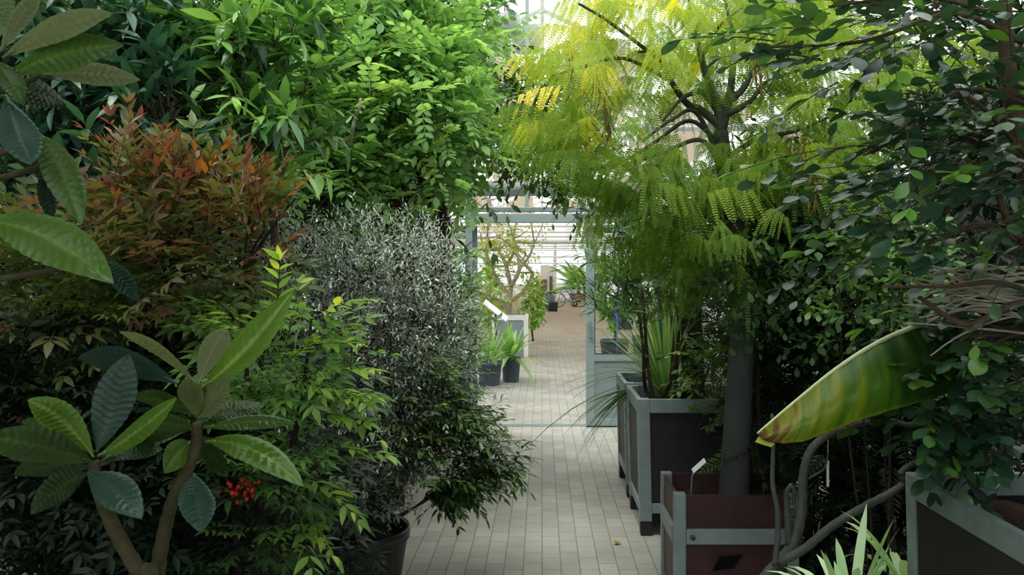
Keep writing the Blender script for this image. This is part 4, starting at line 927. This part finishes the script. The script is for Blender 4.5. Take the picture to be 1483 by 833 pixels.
# ---- planter contents: large dark planter
def planterA():
    rng=np.random.default_rng(61); z=.75
    # dark trunked tree whose crown hangs left over the doorway
    base=W(1003,574,5.95); base[2]=z; t=plant('dark_trunk_tree','dark-trunked tree in the large dark planter, glossy crown reaching left above the doorway','tree',base)
    Y=6.0; P=lambda px,py,y=Y:W(px,py,y)
    g=Geo(); s=spline([base,P(1003,520),P(1000,450),P(993,370),P(985,300),P(978,220)],7); g.tube(s,np.linspace(.083,.05,len(s)),12); g.build('trunk',M['bark_dark'],t)
    g=Geo()
    for pts,r in (([P(990,330),P(930,300,6.2),P(870,285,6.4),P(812,272,6.6),P(785,262,6.7)],.030),([P(985,300),P(900,235,6.3),P(830,200,6.5),P(780,165,6.6)],.030),([P(812,272,6.6),P(788,285,6.6),P(795,262,6.5)],.012),([P(830,200,6.5),P(790,205,6.55),P(768,225,6.6),P(745,250,6.6)],.014),([P(870,285,6.4),P(845,270,6.4),P(820,255,6.3)],.012)):
        c=spline(pts,6); g.tube(c,np.linspace(r,r*.35,len(c)),7)
    g.build('branches',M['bark_dark'],t)
    gl=Geo(); gt=Geo(); cr=[CR(*c) for c in ((790,150,40,35,6.6),(760,190,38,40,6.6),(745,235,28,30,6.6),(790,225,40,35,6.5),(820,180,40,45,6.6),(850,278,45,14,6.5),(775,130,30,25,6.6),(830,240,40,30,6.5),(890,295,40,18,6.4))]
    Pn,D,_=crown_pts(cr,330,rng,.3,1); shoots(gl,gt,Pn,D+[0,0,.2],.20,8,tm_leaf(3,.42,.55,.2,.1),.078,rng,ang=58,phyl='spiral',tint=(.62,.26),twig=.003)
    gt.build('twigs',M['bark_dark'],t); gl.build('foliage',LM['glossy'],t)
    # oleander stems
    base=G0(930,5.9,z); t=plant('oleander_shrub','thin-stemmed narrow-leaved oleander at the left side of the large dark planter','shrub',base); g=Geo(); gl=Geo()
    for pts in (([(946,580),(938,530),(934,470),(930,420),(915,380)]),([(946,580),(934,560),(931,500),(920,440),(890,400)]),([(960,578),(972,545),(974,480),(965,420),(950,370)]),([(978,578),(980,520),(982,460),(960,390)]),([(972,545),(985,500),(1000,475),(1012,462)])):
        c=spline([W(*q,5.85+.1*rng.normal()) for q in pts],6); g.tube(c,np.linspace(.016,.006,len(c)),6)
    cr=[CR(*c) for c in ((905,385,40,35,5.8),(950,380,55,40,5.85),(930,420,45,35,5.8),(985,400,40,40,5.9),(885,420,25,40,5.8),(900,460,35,35,5.85),(960,450,40,30,5.9))]
    Pn,D,_=crown_pts(cr,130,rng,.2,1); shoots(gl,g,Pn,D*[1,1,.5]+[0,0,.55],.22,8,T_NARROW,.125,rng,ang=48,phyl='spiral',tint=(.48,.22),droop=.1,twig=.003)
    g.build('stems',M['bark_brown'],t); gl.build('foliage',LM['oleander'],t)
    # low green bush at the right of the planter
    shrub('low_green_shrub','small bright green bush low in the large dark planter, left of the grey trunk','shrub',G0(1040,5.75,z),[(1030,525,38,40,5.7),(1055,500,30,30,5.7),(1010,548,25,22,5.6),(1120,560,40,25,5.6)],80,tm_leaf(3,.5,.5,.2,.1),.06,'pinnate',L=.18,nl=7,seed=63,phyl='alt',tint=(.36,.2),r0=.008,twig=.002)
    # strappy plant
    base=G0(965,6.15,z); t=plant('strappy_plant','pale green strappy grass-like plant at the back of the large dark planter','plant',base); g=Geo(); strapplant(g,base,90,.75,.022,rng,(45,88),.5,.35); g.build('leaves',LM['strap'],t)
    # second planter: spiky plant with blades drooping over the path
    base=G0(965,6.85,.73); t=plant('spiky_cordyline','spiky narrow-leaved plant in the planter nearest the doorway, blades drooping over path','plant',base)
    g=Geo(); strapplant(g,base+[0,0,.05],60,.85,.024,rng,(10,80),.35,.5)
    g.build('leaves',LM['oleander'],t); g=Geo()
    for e in ((832,668),(842,672),(850,664),(860,672),(838,655),(870,650),(905,680),(900,655),(848,650),(838,680)):
        p=bez(W(925+6*rng.normal(),568,6.35),W(890+8*rng.normal(),558+8*rng.normal(),6.2),W(e[0],e[1],6.05),12); S=np.array([.25,0,.95]); w=.006*np.sin(np.linspace(.25,math.pi,12))+.0015
        g.grid([[q-S*a,q+[0,-.004,0],q+S*a] for q,a in zip(p,w)],float(rng.uniform(.3,.7)))
    for e in ((838,628),(800,632),(845,640),(860,600),(850,585)):
        p=bez(W(930,560,6.4),W(890,575,6.3),W(*e,6.2),10) if False else bez(W(930,565,6.4),W(895,562,6.3),W(max(e[0],842),e[1],6.2),10)
        S=np.array([.1,0,1.]); w=.006*np.sin(np.linspace(.25,math.pi,10))+.001; g.grid([[q-S*a,q,q+S*a] for q,a in zip(p,w)],.6)
    g.build('drooping_blades',LM['oleander'],t)
    base=G0(1030,6.9,.73); t=plant('cordyline_tree','cordyline with stiff silvery fan of leaves at head height beside the door header','plant',base)
    g=Geo(); top=W(925,345,6.9); s=spline([base,W(990,520,6.9),W(955,420,6.9),top],7); g.tube(s,np.linspace(.05,.035,len(s)),8); g.build('stem',M['bark_brown'],t)
    g=Geo(); strapplant(g,top,70,.42,.03,rng,(-20,70),.45,.15); g.build('leaves',LM['oleander'],t)
planterA()

# ---- conifer and small-leaved mass behind the grey trunk
def cover(t,gl,gt,rng):
    cr=[CR(*c) for c in ((1050,400,45,45,4.15),(1095,415,45,50,4.15),(1065,345,60,35,4.1))]
    for c,r in cr: gt.tube(bez(W(1150,330,4.65),W(1120,320,4.3),c,8),np.linspace(.008,.004,8),5)
    P,D,_=crown_pts(cr,75,rng,.2,1); shoots(gl,gt,P,D,.17,8,T_OB,.048,rng,ang=60,phyl='spiral',tint=(.45,.25),twig=.002)
shrub('conifer_shrub','dense dark olive conifer behind the grey trunk of the feathery tree','shrub',G0(1130,5.25),
  [(1085,385,50,80,5.2),(1130,430,90,110,5.3),(1150,560,90,80,5.3),(1220,500,90,110,5.3),(1100,330,90,50,5.2)],520,T_CON,.20,'conifer',L=.22,nl=4,seed=71,phyl='spiral',ang=45,droop=.25,tint=(.42,.22),r0=.03,bark='bark_dark',twig=.003)
shrub('small_leaved_shrub','dark green small round-leaved shrub in the middle right, behind the banana leaf','shrub',G0(1180,4.75),
  [(1130,320,75,50,4.7),(1090,360,50,60,4.7),(1200,350,75,55,4.6),(1240,300,60,45,4.5),(1260,420,80,60,4.5),(1170,420,70,60,4.7),(1300,380,60,60,4.5),(1230,480,60,40,4.4),(1280,330,60,40,4.5)],600,T_OB,.052,'dark_small',L=.17,nl=8,seed=72,phyl='spiral',ang=60,tint=(.45,.26),r0=.018,twig=.002,bark='bark_dark',extra=cover)
shrub('small_leaved_shrub','paler fresh-leaved sprigs of shrub just above the banana leaf at right','shrub',G0(1290,3.6),
  [(1235,440,36,28,3.7),(1260,385,40,30,3.7),(1215,400,26,30,3.7),(1330,440,50,35,3.6),(1285,345,45,30,3.6),(1310,400,45,30,3.6)],95,T_OB,.045,'strap',L=.15,nl=8,seed=73,phyl='spiral',ang=60,tint=(.12,.12),r0=.007,twig=.002,nsec=5,bark='bark_dark')
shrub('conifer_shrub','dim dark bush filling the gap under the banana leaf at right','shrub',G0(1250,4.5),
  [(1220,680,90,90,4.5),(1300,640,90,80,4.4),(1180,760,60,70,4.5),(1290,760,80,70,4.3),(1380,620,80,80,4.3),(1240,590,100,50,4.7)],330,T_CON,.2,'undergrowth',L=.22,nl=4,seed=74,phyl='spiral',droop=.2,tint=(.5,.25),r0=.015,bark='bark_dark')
# ---- round-leaved shrub growing out of the grey planter
def round_shrub():
    rng=np.random.default_rng(81); base=np.array([1.95,2.75,.76]); t=plant('round_leaved_shrub','large overhanging shrub with glossy round dark leaves at upper right, in the corner planter','shrub',base)
    gt=Geo(); gl=Geo(); P=lambda px,py,y=2.75:W(px,py,y)
    for pts,r in (([base,P(1560,500,2.85),P(1500,300,2.8),P(1462,120,2.7),P(1455,-30,2.7)],.05),([P(1520,420,2.8),P(1440,330,2.75),P(1360,345,2.7),P(1340,360,2.7)],.016),([P(1500,350,2.8),P(1465,330,2.7),P(1420,215,2.65),P(1380,200,2.6)],.014),
      ([P(1490,150,2.7),P(1400,130,2.6),P(1300,190,2.5),P(1235,230,2.45)],.008),([P(1500,240,2.7),P(1400,140,2.55),P(1330,185,2.5),P(1250,225,2.45)],.008),([P(1480,60,2.7),P(1380,20,2.6),P(1250,60,2.5),P(1110,68,2.5)],.010),([P(1470,30,2.7),P(1340,-5,2.6),P(1200,10,2.5)],.009),
      ([P(1520,310,2.7),P(1440,270,2.6),P(1380,300,2.5),P(1260,325,2.45)],.008),([P(1540,480,2.8),P(1480,440,2.75),P(1400,470,2.7),P(1330,430,2.7)],.018),([P(1530,440,2.8),P(1450,410,2.7),P(1370,415,2.6),P(1280,415,2.5)],.010)):
        c=spline(pts,6); gt.tube(c,np.linspace(r,r*.35,len(c)),7)
    cr=[(1440,120,90,90,2.7,.35),(1380,30,90,50,2.6,.3),(1270,30,80,45,2.55,.2),(1160,40,60,40,2.55,.15),(1380,200,90,60,2.6,.3),(1450,280,70,70,2.65,.3),(1330,260,80,55,2.6,.25),(1440,400,70,40,2.8,.3),(1280,210,55,40,2.5,.15),(1290,350,50,45,2.6,.15),(1200,95,50,30,2.55,.12),(1470,200,60,100,2.7,.3)]
    Pn,D,_=crown_pts([CR(*c) for c in cr],165,rng,.3,1,.1); D=D*[.7,.6,.5]+[-.75,-.1,.0]+rng.normal(size=D.shape)*.3
    tt=np.where(rng.random(len(Pn))<.22,.85,.45)
    shoots(gl,gt,Pn,D,.24,7,T_ROUND,.066,rng,ang=55,phyl='alt',droop=.15,tint=(tt,.16),twig=.0025)
    # the long pale spray hanging in front
    for a,b in (((1400,130),(1235,228)),((1330,185),(1240,215)),((1380,300),(1262,325)),((1300,350),(1215,400)),((1250,60),(1110,68))):
        p=W(*a,2.5); q=W(*b,2.42); shoots(gl,gt,np.array([p]),np.array([q-p]),np.linalg.norm(q-p),11,T_ROUND,.062,rng,ang=52,phyl='alt',droop=.05,tint=(.5,.1),twig=.003)
    gt.build('branches',M['bark_brown'],t); gl.build('foliage',LM['round'],t)
    # bare interlaced twigs
    g=Geo()
    for k in range(34):
        y0=385+70*rng.random(); p=bez(W(1530,y0+60*rng.random(),2.8),W(1430,y0+20*rng.normal(),2.75),W(1300+90*rng.random(),y0+8+18*rng.normal(),2.7),10); g.tube(p,np.linspace(.004+.006*rng.random(),.002,10),5)
    g.build('bare_twigs',M['twig_pale'],t)
    g=Geo()
    for k in range(26):
        y0=420+60*rng.random(); p=bez(W(1540,y0+40*rng.random(),2.9),W(1450,y0+20*rng.normal(),2.85),W(1370+70*rng.random(),y0+20*rng.normal(),2.8),10); g.tube(p,np.linspace(.012,.004,10),5)
    g.build('bare_twigs',M['bark_brown'],t)
round_shrub()
def gnarled():
    rng=np.random.default_rng(82); Y=3.75; base=G0(1075,Y); t=plant('gnarled_shrub','gnarled grey-stemmed shrub with crooked branches, round leaves hanging beside the corner planter','shrub',base)
    P=lambda px,py,y=Y:W(px,py,y)
    g=Geo(); s=spline([base,P(1085,870),P(1115,830),P(1150,786),P(1161,735),P(1163,692),P(1173,655),P(1196,632),P(1230,618),P(1280,608,3.8),P(1320,615,3.8),P(1350,590,3.7)],7); n=len(s); g.tube(s,np.interp(np.arange(n),[0,n*.3,n*.7,n-1],[.034,.022,.015,.009])*(1+.06*np.sin(np.arange(n)*1.9)),10); g.build('trunk',M['bark_grey'],t)
    g=Geo()
    for pts,r in (([P(1128,815,3.7),P(1165,795,3.65),P(1205,762,3.6),P(1250,735,3.55),P(1290,714,3.5),P(1308,700,3.5),P(1306,684,3.5),P(1330,668,3.5),P(1362,650,3.5),P(1400,620,3.4)],.019),([P(1122,820,3.7),P(1126,780,3.7),P(1126,740,3.7),P(1119,700,3.7),P(1120,640,3.72),P(1118,600,3.8)],.013),([P(1142,790),P(1140,740),P(1140,712),P(1148,706),P(1150,730)],.014),([P(1164,697),P(1180,688),P(1194,678),P(1200,655)],.006)):
        c=spline(pts,7); n=len(c); g.tube(c,np.linspace(r,r*.55,n)*(1+.07*np.sin(np.arange(n)*2.3)),9)
    g.build('branches',M['bark_grey'],t)
    gl=Geo(); gt=Geo(); cr=[(1400,590,80,60,3.15,.2),(1330,570,50,50,3.1,.15),(1450,560,70,70,3.15,.25),(1440,490,70,40,3.0,.2),(1440,605,60,30,3.3,.2),(1380,530,50,40,3.05,.15)]
    Pn,D,_=crown_pts([CR(*c) for c in cr],120,rng,.3,1,.4); D=D*[.8,.8,.6]+[-.45,-.2,-.1]; tt=np.where(rng.random(len(Pn))<.22,.8,.45)
    shoots(gl,gt,Pn,D,.20,6,T_ROUND,.075,rng,ang=55,phyl='alt',droop=.12,tint=(tt,.15),twig=.0028)
    gt.build('twigs',M['bark_brown'],t); gl.build('foliage',LM['round'],t)
gnarled()
# ---- banana leaf
m,nt,out=new_mat('leaf_banana'); p=nt.nodes.new('ShaderNodeBsdfPrincipled'); uv=nt.nodes.new('ShaderNodeUVMap'); uv.uv_map='uv'
mp=nt.nodes.new('ShaderNodeMapping'); mp.inputs['Scale'].default_value=(.35,11,1); nt.links.new(uv.outputs[0],mp.inputs[0])
nz=nt.nodes.new('ShaderNodeTexNoise'); nz.inputs['Scale'].default_value=1.4; nz.inputs['Detail'].default_value=4; nt.links.new(mp.outputs[0],nz.inputs[0])
sp=nt.nodes.new('ShaderNodeSeparateXYZ'); nt.links.new(uv.outputs[0],sp.inputs[0])
mr=nt.nodes.new('ShaderNodeMapRange'); mr.inputs[1].default_value=.2; mr.inputs[2].default_value=1.0; mr.inputs[3].default_value=-.22; mr.inputs[4].default_value=.38; nt.links.new(sp.outputs['Y'],mr.inputs[0])
ad=nt.nodes.new('ShaderNodeMath'); nt.links.new(nz.outputs['Fac'],ad.inputs[0]); nt.links.new(mr.outputs[0],ad.inputs[1])
edge=nt.nodes.new('ShaderNodeMapRange'); edge.inputs[1].default_value=.93; edge.inputs[2].default_value=1; edge.inputs[4].default_value=.22; nt.links.new(sp.outputs['X'],edge.inputs[0])
ad2=nt.nodes.new('ShaderNodeMath'); nt.links.new(ad.outputs[0],ad2.inputs[0]); nt.links.new(edge.outputs[0],ad2.inputs[1])
c=ramp(nt,ad2.outputs[0],[(.018,.055,.008),(.040,.115,.012),(.10,.20,.014),(.27,.29,.022),(.16,.075,.022),(.10,.045,.02)],[.22,.42,.58,.74,.86,.97])
nt.links.new(c,p.inputs['Base Color']); p.inputs['Roughness'].default_value=.35
tr=nt.nodes.new('ShaderNodeBsdfTranslucent'); mx=nt.nodes.new('ShaderNodeMix'); mx.data_type='RGBA'; mx.blend_type='MULTIPLY'; mx.inputs[0].default_value=1; nt.links.new(c,mx.inputs[6]); mx.inputs[7].default_value=(1.9,1.8,.8,1); nt.links.new(mx.outputs[2],tr.inputs[0])
s_=nt.nodes.new('ShaderNodeMixShader'); s_.inputs[0].default_value=.5; nt.links.new(p.outputs[0],s_.inputs[1]); nt.links.new(tr.outputs[0],s_.inputs[2]); nt.links.new(s_.outputs[0],out.inputs[0]); M['banana']=m
M['midrib']=pbr('midrib',(.60,.66,.36),.5,0,.4,.08,20)
def banana():
    Y=2.95; base=G0(1560,3.75); t=plant('banana_plant','banana plant whose big yellowing green leaf arches down over the gnarled grey stems','plant',base)
    g=Geo(); top=W(1545,470,3.7); s=spline([base,(base+top)/2+[.02,0,0],top],8); g.tube(s,np.linspace(.10,.06,len(s)),12); g.build('stem',M['stem_loquat'],t)
    rib=spline([top,W(1480,452,3.4),W(1400,457,3.1),W(1330,472,3.0),W(1270,497,2.95),W(1210,535,2.9),W(1150,583,2.87),W(1097,628,2.85)],8)
    g=Geo(); n=len(rib); g.tube(rib,np.linspace(.013,.004,n),8); g.build('midrib',M['midrib'],t)
    C=rib[15:]; n=len(C); low=spline([W(1400,500,3.05),W(1388,560,3.0),W(1340,580,2.95),W(1272,600,2.85),W(1210,622,2.8),W(1160,640,2.78),W(1118,641,2.80),W(1100,634,2.84)],8)
    lo=np.stack([np.interp(np.linspace(0,1,n),np.linspace(0,1,len(low)),low[:,i]) for i in range(3)],1)
    u=np.linspace(0,1,14); rows=[]
    for k in range(n):
        r=[]
        for x in u:
            p=C[k]*(1-x)+lo[k]*x; p=p+np.array([0,-.06*math.sin(math.pi*x)+.004*math.sin(k*1.7),.0]); r.append(p)
        rows.append(r)
    g=Geo(); g.grid(rows); g.build('leaf_blade',M['banana'],t)
    # far half folded back behind the rib
    rows=[[C[k]+np.array([.02*x,.32*x*math.sin(math.pi*(.08+.9*k/(n-1))),(-.10*x-.12*x*x)*math.sin(math.pi*(.08+.9*k/(n-1)))])+[0,.004,-.004] for x in u] for k in range(n)]
    g=Geo(); g.grid(rows); g.build('leaf_blade',M['banana'],t)
    g=Geo(); g.grid([[W(1099,632,2.84)*(1-x)+W(1122,643,2.80)*x+np.array([-.012*y,.0,-.018*y*(1-.4*x)]) for x in np.linspace(0,1,6)] for y in (0,.5,1)],.9); g.build('leaf_tip',LM['nandina_green'],t)
banana()
# white stick label hanging in the dark gap
g=Geo(); a=W(1199,668,3.9); g.box((a[0]-.005,3.9,a[2]-.11),(a[0]+.005,3.903,a[2])); g.tube([a+[0,.0015,0],W(1199,650,3.9),W(1200,612,3.85)],[.0012]*3,4); tag(g.build('stick_label',M['white'],smooth=False,loc=a),'thin white stick label hanging in the dark gap under the banana leaf','label')
# ---- strappy plants in front of the corner planter
def straps():
    rng=np.random.default_rng(91)
    for px,Y,n,lab,h in ((1232,3.3,40,'pale green strap-leaved agapanthus at the bottom edge left of the corner planter',.30),(1312,3.55,12,'strap-leaved plant squeezed against the post of the corner planter',.36)):
        base=G0(px,Y); t=plant('agapanthus',lab,'plant',base); g=Geo(); g.tube([base,base+[0,0,h]],[.05,.03],8); g.build('stem',M['stem_loquat'],t)
        g=Geo(); strapplant(g,base+[0,0,h-.02],n,.46,.042,rng,(18,75),.6,.7); g.build('leaves',LM['strap_pale'],t)
straps()
# hedge masses further right and behind
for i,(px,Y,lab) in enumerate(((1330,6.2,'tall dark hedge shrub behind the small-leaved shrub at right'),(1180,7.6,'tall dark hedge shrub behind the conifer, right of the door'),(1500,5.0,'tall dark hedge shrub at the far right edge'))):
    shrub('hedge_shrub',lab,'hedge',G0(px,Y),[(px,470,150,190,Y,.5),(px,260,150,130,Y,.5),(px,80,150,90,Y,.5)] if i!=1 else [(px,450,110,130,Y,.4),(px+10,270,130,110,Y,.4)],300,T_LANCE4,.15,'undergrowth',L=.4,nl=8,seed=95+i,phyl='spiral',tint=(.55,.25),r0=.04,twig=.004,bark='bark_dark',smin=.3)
# fallen leaves on the pavers
for i,(px,py,lab) in enumerate(((888,790,'yellowish dry leaf lying on the pavers near the planter feet'),)):
    Y=EH*F/(py-HY); c=W(px,py,Y); c[2]=.004; g=Geo(); g.inst(tm_leaf(5,.5,.5,.5,-.12),np.array([c,c+[.025,.015,0]]),np.array([[1,.5,.02],[-.3,1,.05]]),np.array([[0,0,1.],[0,0,1.]]),np.array([.06,.05]),np.array([.5,.6]))
    tag(g.build('fallen_leaf',M['dead'],loc=c),lab,'leaf')
